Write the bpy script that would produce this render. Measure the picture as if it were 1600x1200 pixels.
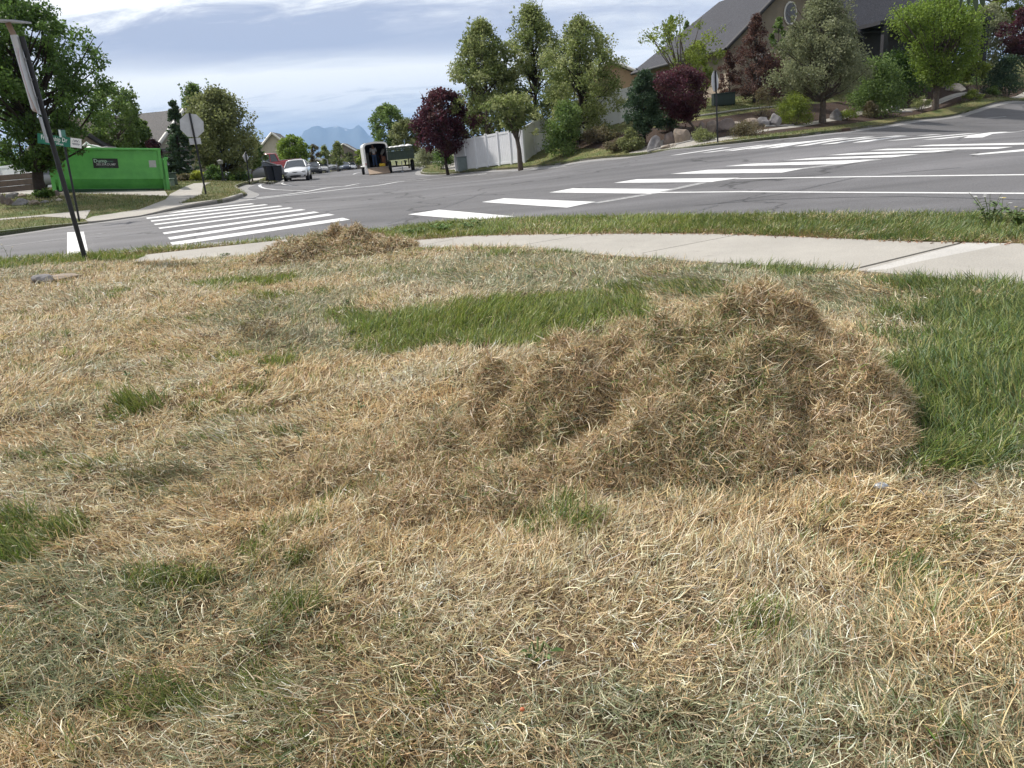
import bpy, bmesh, math, random
import numpy as np
from mathutils import Vector, Matrix
from mathutils.geometry import delaunay_2d_cdt
for o in list(bpy.data.objects): bpy.data.objects.remove(o)
SC = bpy.context.scene; COL = SC.collection
random.seed(7); RNG = np.random.default_rng(7)
# ------------------------------------------------------------------ camera, sky, sun, exposure
EYE = 1.2
PITCH, ROLL, FPX = math.radians(18.1), math.radians(5.1), 1160.0
Fv = np.array([0, math.cos(PITCH), -math.sin(PITCH)])
_r0 = np.array([1., 0, 0]); _u0 = np.array([0, math.sin(PITCH), math.cos(PITCH)])
Rv = math.cos(ROLL)*_r0 - math.sin(ROLL)*_u0
Uv = math.sin(ROLL)*_r0 + math.cos(ROLL)*_u0
cd = bpy.data.cameras.new('camera'); cam = bpy.data.objects.new('camera', cd); COL.objects.link(cam)
cd.sensor_width = 36; cd.lens = 36*FPX/1600; cd.clip_start = 0.05; cd.clip_end = 60000
cam.matrix_world = Matrix(((Rv[0], Uv[0], -Fv[0], 0), (Rv[1], Uv[1], -Fv[1], 0), (Rv[2], Uv[2], -Fv[2], EYE), (0, 0, 0, 1)))
SC.camera = cam
SUN_EL, SUN_AZ = math.radians(50), math.radians(-58)      # azimuth measured from +Y towards +X
sd = bpy.data.lights.new('sun', 'SUN'); sun = bpy.data.objects.new('sun', sd); COL.objects.link(sun)
sd.energy = 4.0; sd.angle = math.radians(2.2); sd.color = (1.0, 0.95, 0.87)
sdir = Vector((math.sin(SUN_AZ)*math.cos(SUN_EL), math.cos(SUN_AZ)*math.cos(SUN_EL), math.sin(SUN_EL)))
sun.rotation_euler = sdir.to_track_quat('Z', 'Y').to_euler(); sun.location = sdir*50
W = bpy.data.worlds.new('World'); SC.world = W; W.use_nodes = True
SC.view_settings.view_transform = 'Standard'; SC.view_settings.look = 'None'
SC.view_settings.exposure = 0.50; SC.view_settings.gamma = 1.0
SC.cycles.use_denoising = True; SC.cycles.max_bounces = 6; SC.cycles.volume_bounces = 0
SC.cycles.transparent_max_bounces = 8; SC.cycles.use_adaptive_sampling = True; SC.cycles.adaptive_threshold = 0.02
SC.render.film_transparent = False
def world_sky():
    nt = W.node_tree; N = nt.nodes; L = nt.links; N.clear()
    out = N.new('ShaderNodeOutputWorld'); bg = N.new('ShaderNodeBackground'); bg.inputs[1].default_value = 0.1
    sky = N.new('ShaderNodeTexSky'); sky.sky_type = 'NISHITA'; sky.sun_disc = False
    sky.sun_elevation = SUN_EL; sky.sun_rotation = SUN_AZ
    tc = N.new('ShaderNodeTexCoord')
    sep = N.new('ShaderNodeSeparateXYZ'); L.new(tc.outputs['Generated'], sep.inputs[0])
    def m(op, a, b=None, c=None, clamp=False):
        n = N.new('ShaderNodeMath'); n.operation = op; n.use_clamp = clamp
        for i, v in enumerate((a, b, c)):
            if v is None: continue
            if isinstance(v, (int, float)): n.inputs[i].default_value = v
            else: L.new(v, n.inputs[i])
        return n.outputs[0]
    zc = m('MAXIMUM', sep.outputs[2], 0.0)
    inv = m('DIVIDE', 1.0, m('ADD', zc, 0.13))
    cx = m('MULTIPLY', sep.outputs[0], inv); cy = m('MULTIPLY', sep.outputs[1], inv)
    cmb = N.new('ShaderNodeCombineXYZ'); L.new(cx, cmb.inputs[0]); L.new(cy, cmb.inputs[1])
    def noise(scale, detail, rough, off, sx=1.0, sy=1.0, dist=0.0):
        mp = N.new('ShaderNodeMapping'); L.new(cmb.outputs[0], mp.inputs[0])
        mp.inputs['Location'].default_value = off; mp.inputs['Scale'].default_value = (sx, sy, 1)
        mp.inputs['Rotation'].default_value = (0, 0, 0.25)
        t = N.new('ShaderNodeTexNoise'); t.inputs['Scale'].default_value = scale; t.inputs['Detail'].default_value = detail
        t.inputs['Roughness'].default_value = rough; t.inputs['Distortion'].default_value = dist
        L.new(mp.outputs[0], t.inputs['Vector']); return t.outputs['Fac']
    big = noise(0.55, 4, 0.5, (3.1, 1.7, 0), 1, 1.3, 0.4)
    fine = noise(2.3, 10, 0.68, (0.3, 5.2, 0), 0.75, 1.35, 0.5)
    # the dark bank of cloud: a broad band low over the street, darker between azimuths -35 and -5 degrees
    az = m('ARCTAN2', sep.outputs[0], sep.outputs[1])
    def bump(v, c, w): 
        d = m('DIVIDE', m('SUBTRACT', v, c), w); return m('POWER', 2.718, m('MULTIPLY', m('MULTIPLY', d, d), -1.0))
    el = m('ADD', zc, m('MULTIPLY', m('SUBTRACT', fine, 0.5), 0.06))
    bank = m('MULTIPLY', bump(el, 0.142, 0.028), bump(az, -0.27, 0.30))
    bank2 = m('MULTIPLY', bump(el, 0.128, 0.03), bump(az, 0.10, 0.30))
    glow = m('MULTIPLY', bump(el, 0.186, 0.022), bump(az, -0.38, 0.26))
    glow2 = m('MULTIPLY', bump(el, 0.086, 0.022), bump(az, -0.22, 0.34))
    v = m('ADD', m('MULTIPLY', big, 1.0), m('MULTIPLY', fine, 1.35))
    v = m('ADD', v, -0.44)
    v = m('SUBTRACT', v, m('MULTIPLY', bank, 0.62)); v = m('SUBTRACT', v, m('MULTIPLY', bank2, 0.20))
    v = m('ADD', v, m('MULTIPLY', glow, 0.5)); v = m('ADD', v, m('MULTIPLY', glow2, 0.62))
    ramp = N.new('ShaderNodeValToRGB'); L.new(v, ramp.inputs[0]); cr = ramp.color_ramp
    cr.elements[0].position = 0.22; cr.elements[0].color = (3.7, 4.05, 5.2, 1)
    cr.elements[1].position = 1.0; cr.elements[1].color = (9.6, 9.5, 9.4, 1)
    e = cr.elements.new(0.45); e.color = (4.8, 5.05, 5.95, 1)
    e = cr.elements.new(0.62); e.color = (6.1, 6.3, 6.9, 1)
    e = cr.elements.new(0.78); e.color = (7.6, 7.7, 7.9, 1)
    mx = N.new('ShaderNodeMix'); mx.data_type = 'RGBA'; mx.inputs[0].default_value = 0.93
    # Mix sockets: 6 = A, 7 = B
    L.new(sky.outputs[0], mx.inputs[6]); L.new(ramp.outputs[0], mx.inputs[7])
    # pale air right above the horizon
    hz = N.new('ShaderNodeMix'); hz.data_type = 'RGBA'; L.new(m('MULTIPLY', bump(zc, 0.0, 0.055), 0.75), hz.inputs[0])
    L.new(mx.outputs[2], hz.inputs[6]); hz.inputs[7].default_value = (6.4, 6.7, 7.2, 1)
    # unseen sky overhead and behind the camera, dimmed to cut the fill light
    up_ = m('MULTIPLY', m('SUBTRACT', zc, 0.26), 4.0, clamp=True); bk = m('MULTIPLY', m('SUBTRACT', 0.15, sep.outputs[1]), 2.0, clamp=True)
    dk = N.new('ShaderNodeVectorMath'); dk.operation = 'SCALE'; L.new(hz.outputs[2], dk.inputs[0]); L.new(m('SUBTRACT', 1.0, m('MULTIPLY', m('MAXIMUM', up_, bk), 0.22)), dk.inputs['Scale'])
    L.new(dk.outputs[0], bg.inputs[0]); L.new(bg.outputs[0], out.inputs[0])
world_sky()

# ------------------------------------------------------------------ helpers
def ray(px, py): return Fv + (px-800)/FPX*Rv - (py-600)/FPX*Uv
def at(px, py, D):
    """Point D metres in front (along +Y) seen at a photograph pixel."""
    d = ray(px, py); p = d*(D/d[1]); return Vector((p[0], p[1], p[2]+EYE))
def tag(o, label=None, cat=None, group=None, kind=None):
    if label: o['label'] = label
    if cat: o['category'] = cat
    if group: o['group'] = group
    if kind: o['kind'] = kind
    return o
def empty(name, loc=(0, 0, 0), rz=0.0, label=None, cat=None, group=None, scale=1.0):
    o = bpy.data.objects.new(name, None); COL.objects.link(o); o.location = loc; o.rotation_euler = (0, 0, rz)
    o.scale = (scale,)*3; o.empty_display_size = 0.2
    return tag(o, label, cat, group)
def mesh_np(name, co, faces_flat, loop_counts, mat=None, parent=None, smooth=False, colors=None, loc=(0, 0, 0)):
    me = bpy.data.meshes.new(name); n = len(co)
    me.vertices.add(n); me.vertices.foreach_set('co', np.asarray(co, np.float32).ravel())
    faces_flat = np.asarray(faces_flat, np.int32); loop_counts = np.asarray(loop_counts, np.int32)
    me.loops.add(len(faces_flat)); me.loops.foreach_set('vertex_index', faces_flat)
    me.polygons.add(len(loop_counts))
    st = np.zeros(len(loop_counts), np.int32); st[1:] = np.cumsum(loop_counts)[:-1]
    me.polygons.foreach_set('loop_start', st)
    try: me.polygons.foreach_set('loop_total', loop_counts)
    except Exception: pass
    me.polygons.foreach_set('use_smooth', np.full(len(loop_counts), smooth))
    if colors is not None:
        ca = me.color_attributes.new('tint', 'FLOAT_COLOR', 'POINT')
        c = np.ones((n, 4), np.float32); c[:, :3] = colors; ca.data.foreach_set('color', c.ravel())
    me.update(calc_edges=True)
    o = bpy.data.objects.new(name, me); COL.objects.link(o); o.location = loc
    if mat: me.materials.append(mat)
    if parent: o.parent = parent
    return o
class MB:
    """Collects shapes and links them as one mesh object."""
    def __init__(s): s.v = []; s.f = []; s.sm = []
    def add(s, vs, fs, smooth=False, M=None):
        b = len(s.v)
        for v in vs: s.v.append(tuple(M @ Vector(v)) if M is not None else tuple(v))
        for f in fs: s.f.append(tuple(b+i for i in f)); s.sm.append(smooth)
        return s
    def box(s, c, d, M=None, taper=0.0, bev=0.0):
        x, y, z = d[0]/2, d[1]/2, d[2]/2; cx, cy, cz = c
        if bev > 0:
            bev = min(bev, x*.9, y*.9, z*.9)
            vs = []
            for (zz, i) in ((-z, bev), (-z+bev, 0), (z-bev, 0), (z, bev)):
                X, Y = x-i, y-i; b = bev*0.8
                for (px_, py_) in ((X, -Y+b), (X, Y-b), (X-b, Y), (-X+b, Y), (-X, Y-b), (-X, -Y+b), (-X+b, -Y), (X-b, -Y)):
                    vs.append((cx+px_, cy+py_, cz+zz))
            fs = [tuple(range(7, -1, -1)), tuple(range(24, 32))]
            for k in range(3):
                for i in range(8):
                    j = (i+1) % 8; fs.append((k*8+i, k*8+j, k*8+8+j, k*8+8+i))
            return s.add(vs, fs, False, M)
        t = 1-taper
        vs = [(cx-x, cy-y, cz-z), (cx+x, cy-y, cz-z), (cx+x, cy+y, cz-z), (cx-x, cy+y, cz-z),
              (cx-x*t, cy-y*t, cz+z), (cx+x*t, cy-y*t, cz+z), (cx+x*t, cy+y*t, cz+z), (cx-x*t, cy+y*t, cz+z)]
        return s.add(vs, [(0, 3, 2, 1), (4, 5, 6, 7), (0, 1, 5, 4), (1, 2, 6, 5), (2, 3, 7, 6), (3, 0, 4, 7)], False, M)
    def tube(s, pts, rad, n=8, M=None, cap=True, smooth=True):
        pts = [Vector(p) for p in pts]; rad = rad if hasattr(rad, '__len__') else [rad]*len(pts)
        vs = []; fs = []; ref = None
        for i, p in enumerate(pts):
            t = (pts[min(i+1, len(pts)-1)]-pts[max(i-1, 0)])
            if t.length < 1e-9: t = Vector((0, 0, 1))
            t.normalize()
            if ref is None: ref = Vector((1, 0, 0)) if abs(t.x) < .9 else Vector((0, 1, 0))
            a = (ref - t*ref.dot(t)).normalized(); b = t.cross(a); ref = a
            for k in range(n):
                an = 2*math.pi*k/n; vs.append(tuple(p + (a*math.cos(an)+b*math.sin(an))*rad[i]))
        for i in range(len(pts)-1):
            for k in range(n):
                j = (k+1) % n; fs.append((i*n+k, i*n+j, (i+1)*n+j, (i+1)*n+k))
        s.add(vs, fs, smooth, M)
        if cap: s.add(vs[:n], [tuple(range(n-1, -1, -1))], False, M); s.add(vs[-n:], [tuple(range(n))], False, M)
        return s
    def prism(s, poly, axis, a, b, M=None):
        """poly: 2D points, extruded along axis (0,1,2) from a to b"""
        def P(u, w, h): return {0: (h, u, w), 1: (u, h, w), 2: (u, w, h)}[axis]
        n = len(poly); vs = [P(u, w, a) for u, w in poly]+[P(u, w, b) for u, w in poly]
        fs = [tuple(range(n-1, -1, -1)), tuple(range(n, 2*n))]+[(i, (i+1) % n, n+(i+1) % n, n+i) for i in range(n)]
        return s.add(vs, fs, False, M)
    def loft(s, secs, M=None, smooth=True, cap=True, close=True):
        n = len(secs[0]); vs = [p for sec in secs for p in sec]; fs = []
        for i in range(len(secs)-1):
            for k in range(n if close else n-1):
                j = (k+1) % n; fs.append((i*n+k, i*n+j, (i+1)*n+j, (i+1)*n+k))
        if cap: fs += [tuple(range(n-1, -1, -1)), tuple(range((len(secs)-1)*n, len(secs)*n))]
        return s.add(vs, fs, smooth, M)
    def ball(s, c, r, n=10, m=7, M=None, jit=0.0, seed=0):
        rr = random.Random(seed); r = r if hasattr(r, '__len__') else (r, r, r); vs = []; fs = []
        for i in range(m+1):
            th = math.pi*i/m
            for k in range(n):
                ph = 2*math.pi*k/n; q = 1+rr.uniform(-jit, jit)
                vs.append((c[0]+r[0]*q*math.sin(th)*math.cos(ph), c[1]+r[1]*q*math.sin(th)*math.sin(ph), c[2]+r[2]*q*math.cos(th)))
        for i in range(m):
            for k in range(n):
                j = (k+1) % n; fs.append((i*n+k, (i+1)*n+k, (i+1)*n+j, i*n+j))
        return s.add(vs, fs, True, M)
    def build(s, name, mat, parent=None, loc=(0, 0, 0)):
        me = bpy.data.meshes.new(name); me.from_pydata(s.v, [], s.f); me.polygons.foreach_set('use_smooth', s.sm)
        bm = bmesh.new(); bm.from_mesh(me); bmesh.ops.recalc_face_normals(bm, faces=bm.faces); bm.to_mesh(me); bm.free(); me.update()
        if mat: me.materials.append(mat)
        o = bpy.data.objects.new(name, me); COL.objects.link(o); o.location = loc
        if parent: o.parent = parent
        return o
# -------- noise in numpy (value noise) for terrain, piles and grass zones
_tab = np.random.default_rng(3).random((256, 256))
def vnoise(x, y, seed=0):
    x = np.asarray(x, float)+seed*17.31; y = np.asarray(y, float)+seed*9.77
    xi = np.floor(x).astype(int); yi = np.floor(y).astype(int); fx = x-xi; fy = y-yi
    fx = fx*fx*(3-2*fx); fy = fy*fy*(3-2*fy)
    a = _tab[xi & 255, yi & 255]; b = _tab[(xi+1) & 255, yi & 255]; c = _tab[xi & 255, (yi+1) & 255]; d = _tab[(xi+1) & 255, (yi+1) & 255]
    return (a*(1-fx)+b*fx)*(1-fy)+(c*(1-fx)+d*fx)*fy
def fbm(x, y, o=4, seed=0):
    s = 0; a = .5; t = 0
    for i in range(o): s = s+a*vnoise(x*2**i, y*2**i, seed+i*3); t += a; a *= .5
    return s/t
# -------- materials
def mat(name, color, rough=0.7, metal=0.0, var=0.12, scale=6.0, bump=0.0, bscale=None, color2=None, coat=0.0, spec=0.5, trans=0.0):
    m = bpy.data.materials.new(name); m.use_nodes = True; nt = m.node_tree; N = nt.nodes; L = nt.links
    b = N['Principled BSDF']; b.inputs['Roughness'].default_value = rough; b.inputs['Metallic'].default_value = metal
    b.inputs['Specular IOR Level'].default_value = spec
    if coat: b.inputs['Coat Weight'].default_value = coat; b.inputs['Coat Roughness'].default_value = 0.08
    if trans: b.inputs['Transmission Weight'].default_value = trans
    tc = N.new('ShaderNodeTexCoord'); t = N.new('ShaderNodeTexNoise'); t.inputs['Scale'].default_value = scale; t.inputs['Detail'].default_value = 6
    t.inputs['Roughness'].default_value = 0.65
    L.new(tc.outputs['Object'], t.inputs['Vector'])
    mx = N.new('ShaderNodeMix'); mx.data_type = 'RGBA'
    c2 = color2 or tuple(max(0, c*(1-var*2.2)) for c in color); c1 = color if color2 else tuple(min(1, c*(1+var)) for c in color)
    mx.inputs[6].default_value = (*c2, 1); mx.inputs[7].default_value = (*c1, 1)
    mr = N.new('ShaderNodeMapRange'); mr.inputs[1].default_value = 0.3; mr.inputs[2].default_value = 0.7
    L.new(t.outputs['Fac'], mr.inputs[0]); L.new(mr.outputs[0], mx.inputs[0]); L.new(mx.outputs[2], b.inputs['Base Color'])
    if bump:
        t2 = N.new('ShaderNodeTexNoise'); t2.inputs['Scale'].default_value = bscale or scale*4; t2.inputs['Detail'].default_value = 5
        L.new(tc.outputs['Object'], t2.inputs['Vector'])
        bp = N.new('ShaderNodeBump'); bp.inputs['Strength'].default_value = min(1, bump); bp.inputs['Distance'].default_value = 0.02
        L.new(t2.outputs['Fac'], bp.inputs['Height']); L.new(bp.outputs[0], b.inputs['Normal'])
    return m
def tint_mat(name, rough=0.55, transl=0.3, spec=0.3):
    """leaf and blade material: colour stored per blade, light partly passing through"""
    m = bpy.data.materials.new(name); m.use_nodes = True; nt = m.node_tree; N = nt.nodes; L = nt.links
    b = N['Principled BSDF']; out = N['Material Output']; b.inputs['Roughness'].default_value = rough; b.inputs['Specular IOR Level'].default_value = spec
    a = N.new('ShaderNodeAttribute'); a.attribute_name = 'tint'; L.new(a.outputs['Color'], b.inputs['Base Color'])
    if transl:
        t = N.new('ShaderNodeBsdfTranslucent'); L.new(a.outputs['Color'], t.inputs['Color'])
        x = N.new('ShaderNodeMixShader'); x.inputs[0].default_value = transl
        L.new(b.outputs[0], x.inputs[1]); L.new(t.outputs[0], x.inputs[2]); L.new(x.outputs[0], out.inputs['Surface'])
    return m
# ------------------------------------------------------------------ terrain: one smooth surface through measured heights
CP = [  # (photo px, photo py, distance)
 (268,381.5,12.0),(222,338,20.2),(541,342,14.1),(395,319.5,21.6),(323,309,26),(0,368,18),(410,306,27),(377,292,33),(445,286,50),
 (467,281.5,58),(478,278,72),(497,271.7,98),(521,268.7,118),(540,266.2,140),(562,263.7,175),(590,271.5,61),(653,272,55),(725,270,47),(807,264,42),(876,257,38.5),(1000,243,34),
 (1050,233,31.5),(1153,224,30.5),(1242,214.5,32.5),(1306,207,35),(1335,202.5,36.5),(1428,188,42),(1600,158.5,54),
 (637,335,14.4),(1053,243,25),(1050,271.6,17.6),(1290,243,17.6),(1452,219,18),(1600,212,17),(1600,302,9.5),
 (150,306,29),(250,303,30),(68,314,25.5),(0,305,34),(255,292,46),(300,287,38),(345,289,42),(400,275,70),
 (1000,214,38),(1100,203,37),(1200,194,39),(1300,181,42),(1420,164,48.5),(1550,147,58),(1150,174,42),(1300,160,46),(1430,137,52),(1590,128,60),
 (900,230,42),(965,190,56),(860,238,50),(1040,165,56),(1250,150,56),(1480,122,66),(180,294,50),(60,285,70),(1428,181.5,44),(1428,178.5,45.3),(1242,208.3,34.4),(1242,205.8,35.6),(1153,218.5,32.5),(1153,216,33.7),(1335,196.6,38.5),(1335,194,39.8),(1600,152.5,57),(475,290.6,41),(540,290.8,37),(600,284.6,39),(990,191,45),(900,217,47)]
_c = [at(*c) for c in CP]
_pts = [(v.x, v.y, v.z) for v in _c]
_pts += [(0, 0, 0), (-4, 2, 0), (4, 2, 0), (-9, 6, 0.04), (8, 4, 0.02), (0, 5, 0), (0, 10, 0), (5, 8, 0), (-4, 9.5, .0), (-15, 8, 0.1), (14, 4, .1), (0, -8, 0), (-12, -6, 0), (12, -6, 0), (-2.4, 11.6, 0), (2.5, 6.5, 0)]
_pts += [(-60, 60, 1.5), (-120, 100, 0), (-10, 160, -1.7), (60, 90, 5), (120, 60, 7), (100, 160, 6), (-60, -40, 0), (60, -40, 2), (-90, 20, 1), (0, 260, -4), (-160, 260, -4), (160, 260, 2)]
_pts = np.array(_pts, float)
def _U(r2): return 0.5*r2*np.log(r2+1e-9)
def _tps_fit(P, lam=1.5):
    n = len(P); d2 = (P[:, None, 0]-P[None, :, 0])**2+(P[:, None, 1]-P[None, :, 1])**2
    K = _U(d2)+lam*np.eye(n)*0.6; A = np.zeros((n+3, n+3)); A[:n, :n] = K
    A[:n, n] = 1; A[:n, n+1:] = P[:, :2]; A[n, :n] = 1; A[n+1:, :n] = P[:, :2].T
    return np.linalg.solve(A, np.r_[P[:, 2], 0, 0, 0])
_w = _tps_fit(_pts)
def S(x, y):
    """road-level height of the terrain"""
    x = np.atleast_1d(np.asarray(x, float)).ravel(); y = np.atleast_1d(np.asarray(y, float)).ravel(); out = np.empty(len(x)); n = len(_pts)
    for i in range(0, len(x), 20000):
        X = x[i:i+20000]; Y = y[i:i+20000]; r = np.hypot(X, Y); k = np.minimum(1, 230/np.maximum(r, 1e-6)); Xc = X*k; Yc = Y*k
        d2 = (Xc[:, None]-_pts[None, :, 0])**2+(Yc[:, None]-_pts[None, :, 1])**2
        z = _U(d2) @ _w[:n]+_w[n]+_w[n+1]*Xc+_w[n+2]*Yc
        f = np.clip((r-180)/250, 0, 1); out[i:i+20000] = z*(1-f)+(-6)*f
    return out
_tl = np.concatenate([np.linspace(.3, 30, 400), np.geomspace(30.2, 400, 400)])
def gp(px, py, off=0.0):
    """plan position (x, y) where the terrain is seen at a photograph pixel"""
    d = ray(px, py); d = d/d[1]
    z = EYE+d[2]*_tl-S(d[0]*_tl, _tl)-off
    k = np.argmax(z < 0)
    if not (z < 0).any(): k = len(_tl)-1
    if k == 0: t = _tl[0]
    else: t = _tl[k-1]+(_tl[k]-_tl[k-1])*z[k-1]/(z[k-1]-z[k]) if z[k] < 0 else _tl[k]
    return (d[0]*t, t)
_tpsS = S
# ------------------------------------------------------------------ plan outlines (pixels of the photograph dropped onto the terrain)
def G(*pp): return [gp(a, b) for a, b in pp]
def GR(*pp): return [gp(a, b, .13) for a, b in pp]      # for the raised surfaces
def smooth_line(P, step=0.5):
    P = np.array(P, float); out = [P[0]]
    for i in range(len(P)-1):
        p0 = P[max(i-1, 0)]; p1 = P[i]; p2 = P[i+1]; p3 = P[min(i+2, len(P)-1)]
        n = max(1, int(np.hypot(*(p2-p1))/step))
        n = min(n, 40)
        for k in range(1, n+1):
            t = k/n
            m1 = (p2-p0)/2; m2 = (p3-p1)/2; L_ = np.hypot(*(p2-p1))
            for m_ in (m1, m2):
                q = np.hypot(*m_)
                if q > L_: m_ *= L_/q
            out.append((2*t**3-3*t*t+1)*p1+(t**3-2*t*t+t)*m1+(-2*t**3+3*t*t)*p2+(t**3-t*t)*m2)
    return np.array(out)
def ext(p, d, L_): return (p[0]+d[0]*L_, p[1]+d[1]*L_)
dA = np.array((0.765, 0.644)); dB = np.array((0.56, -0.83))
near_px = G((0, 420), (100, 410), (190, 398), (228, 391), (330, 385), (430, 377), (520, 368), (590, 362), (640, 360), (720, 357), (800, 356), (1000, 353.5), (1200, 353), (1400, 354), (1600, 358))
near_kerb = smooth_line([ext(near_px[0], dA, -45)]+near_px+[ext(near_px[-1], dB, 8), ext(near_px[-1], dB, 45)])
farR = smooth_line([(75, 84)]+G((1600, 158.5), (1428, 188), (1335, 202.5), (1306, 207), (1242, 214.5), (1153, 224), (1080, 231), (1000, 243), (876, 257), (807, 264), (725, 270), (660, 272))+[tuple(at(a, 270, d)[:2]) for a, d in ((664, 62), (648, 75), (622, 95), (604, 120), (592, 150), (586, 190))])
farL_px = G((402, 286), (379, 290.5), (370, 295), (377, 300), (386, 304), (374, 310), (350, 317), (260, 331), (218, 339), (166, 346), (80, 357), (0, 369))
farL = smooth_line([tuple(at(a, 270, d)[:2]) for a, d in ((547, 190), (527, 145), (506, 118), (483, 98), (460, 80), (447, 66), (431, 54), (419, 47))]+farL_px+[ext(farL_px[-1], dA, -35)])
cornerR = smooth_line([ext((14.5, 14.5), dB, 45), (17.2, 10.3), (16.6, 13.5), (18.3, 16.6), (90, 77)])
ROAD = np.vstack([near_kerb, cornerR, farR, farL])
def offset_line(P, d):
    P = np.asarray(P, float); T = np.gradient(P, axis=0); T /= np.hypot(T[:, 0], T[:, 1])[:, None]+1e-9
    N_ = np.c_[-T[:, 1], T[:, 0]]; return P+N_*d
def strip(P, d0, d1):
    return np.vstack([offset_line(P, d0), offset_line(P, d1)[::-1]])
def seg(P, a, b):
    """part of a line between the points nearest to plan points a and b"""
    i = int(np.argmin(np.hypot(*(P-np.array(a)).T))); j = int(np.argmin(np.hypot(*(P-np.array(b)).T)))
    return P[min(i, j):max(i, j)+1]
SIDEWALKS = []
sw_top = smooth_line(GR((226, 387), (300, 379), (330, 376), (470, 362), (560, 354), (598, 356)) + GR((610, 376), (729, 369), (897, 366), (1100, 365.5), (1262, 371), (1431, 378), (1600, 381), (1800, 392)) + [ext(gp(1800, 392, .13), dB, 30)])
sw_bot = smooth_line(GR((205, 403), (330, 397), (450, 391), (530, 389), (627, 388), (796, 386), (897, 394), (1060, 407), (1330, 422), (1600, 448), (1800, 470)) + [ext(gp(1800, 470, .13), dB, 30)])
SIDEWALKS.append(np.vstack([sw_top, sw_bot[::-1]]))
SIDEWALKS.append(np.array(GR((132, 338), (143, 334), (217, 324), (259, 311.5), (266, 303), (290.5, 291), (303, 286.5), (330, 285), (317, 291), (315, 303), (280, 317), (345, 311), (372, 303), (377, 300.5), (386, 304.5), (374, 310.5), (350, 317.5), (260, 331.5), (218, 339.5), (166, 346.5), (140, 344))))
_t = gp(132, 338, .12); SIDEWALKS.append(np.vstack([smooth_line([ext(gp(0, 351.5), dA, -30), gp(0, 351.5), gp(66, 345), _t]), smooth_line([gp(143, 334), gp(66, 342.8), gp(0, 349.5), ext(gp(0, 349.5), dA, -30)])]))
far_off = offset_line(farR, 0)
_sgn = -1.0
# which side of farR is the yard
_m = farR[len(farR)//2]; _o = offset_line(farR, 1.0)[len(farR)//2]
def inside(poly, x, y):
    poly = np.asarray(poly); x = np.asarray(x); y = np.asarray(y); c = np.zeros(x.shape, bool); n = len(poly); j = n-1
    for i in range(n):
        xi, yi = poly[i]; xj, yj = poly[j]
        if yi != yj:
            k = ((yi > y) != (yj > y)) & (x < (xj-xi)*(y-yi)/(yj-yi)+xi); c ^= k
        j = i
    return c
def yard_side(P):
    k = len(P)//2; o = offset_line(P, 0.6)[k]; return -1.0 if inside(ROAD, np.array([o[0]]), np.array([o[1]]))[0] else 1.0
sR, sL, sN, sC = yard_side(farR), yard_side(farL), yard_side(near_kerb), yard_side(cornerR)
vr = seg(farR, (74, 83), gp(1060, 232))
SIDEWALKS.append(strip(vr, 1.9*sR, 2.4*sR))
SIDEWALKS.append(strip(seg(farR, gp(1075, 231), gp(985, 244)), 0.14*sR, 2.9*sR))
vr2 = seg(farR, gp(700, 271), tuple(farR[-1])); SIDEWALKS.append(strip(vr2, 1.6*sR, 2.8*sR))
vl2 = seg(farL, tuple(farL[0]), gp(395, 287)); SIDEWALKS.append(strip(vl2, 1.5*sL, 2.7*sL))
DRIVE = [np.array(GR((95, 296.5), (120, 302), (262, 306), (258, 298)) ), np.array(GR((0, 303), (60, 304), (100, 305), (100, 299), (60, 297), (0, 299)))]
BED = [np.array(G((985, 238), (1060, 226), (1150, 219), (1240, 209.5), (1330, 197), (1430, 183), (1600, 153), (1600, 138), (1500, 134), (1440, 141), (1330, 160), (1250, 168), (1180, 178), (1090, 192), (1010, 205), (960, 212), (900, 222), (860, 236), (930, 236)))]
GUT = [strip(near_kerb, 0, -0.42*sN), strip(farR, 0, -0.42*sR), strip(farL, 0, -0.42*sL), strip(cornerR, 0, -0.42*sC)]
# ---- painted markings
MARK = []; WORN = []; JOINT = []
def quad_px(*pp): return np.array(G(*pp))
def bar(p, q, w, cut):
    """painted bar between two plan points, ends cut along direction cut"""
    p = np.array(p); q = np.array(q); d = (q-p)/np.hypot(*(q-p)); cut = np.array(cut)/np.hypot(*cut); n = np.array((-d[1], d[0]))
    k = w/2/abs(cut @ n); return np.array([p-cut*k, p+cut*k, q+cut*k, q-cut*k])
Lb = [((268, 381.5), (541, 342)), ((264, 373), (518, 335)), ((255.5, 365), (495, 331.5)), ((248.5, 357), (474, 327.6)), ((241.5, 351), (455, 324.8)), ((236, 345.8), (439, 322)), ((229, 341.3), (416.5, 319.8)), ((224, 337.4), (395, 318.4))]
for a, b in Lb: MARK.append(bar(gp(*a), gp(*b), 0.46, (-0.45, 0.89)))
for q in [[(637.5, 335.3), (686, 327.8), (805, 338.4), (740, 344)], [(753, 316), (787.5, 310), (931, 315.6), (886, 324.7)], [(857.8, 301), (895, 294.4), (1050, 295.6), (1015.6, 302.8)],
          [(959, 286), (995, 280.2), (1157, 278), (1112, 284.6)], [(1047, 272), (1107, 265.5), (1256, 263.4), (1222, 270)], [(1132.5, 260), (1174, 256), (1368, 249.3), (1318, 256.5)],
          [(1225, 251), (1270, 247), (1437, 241), (1394, 246)], [(1290, 243), (1335, 239.2), (1497, 234.2), (1459, 238.3)], [(1359, 235.3), (1387, 232.6), (1583, 229.7), (1559, 232.8)], [(1423, 229), (1456, 226.4), (1652, 222.2), (1652, 225.4)]]:
    MARK.append(quad_px(*q))
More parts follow.
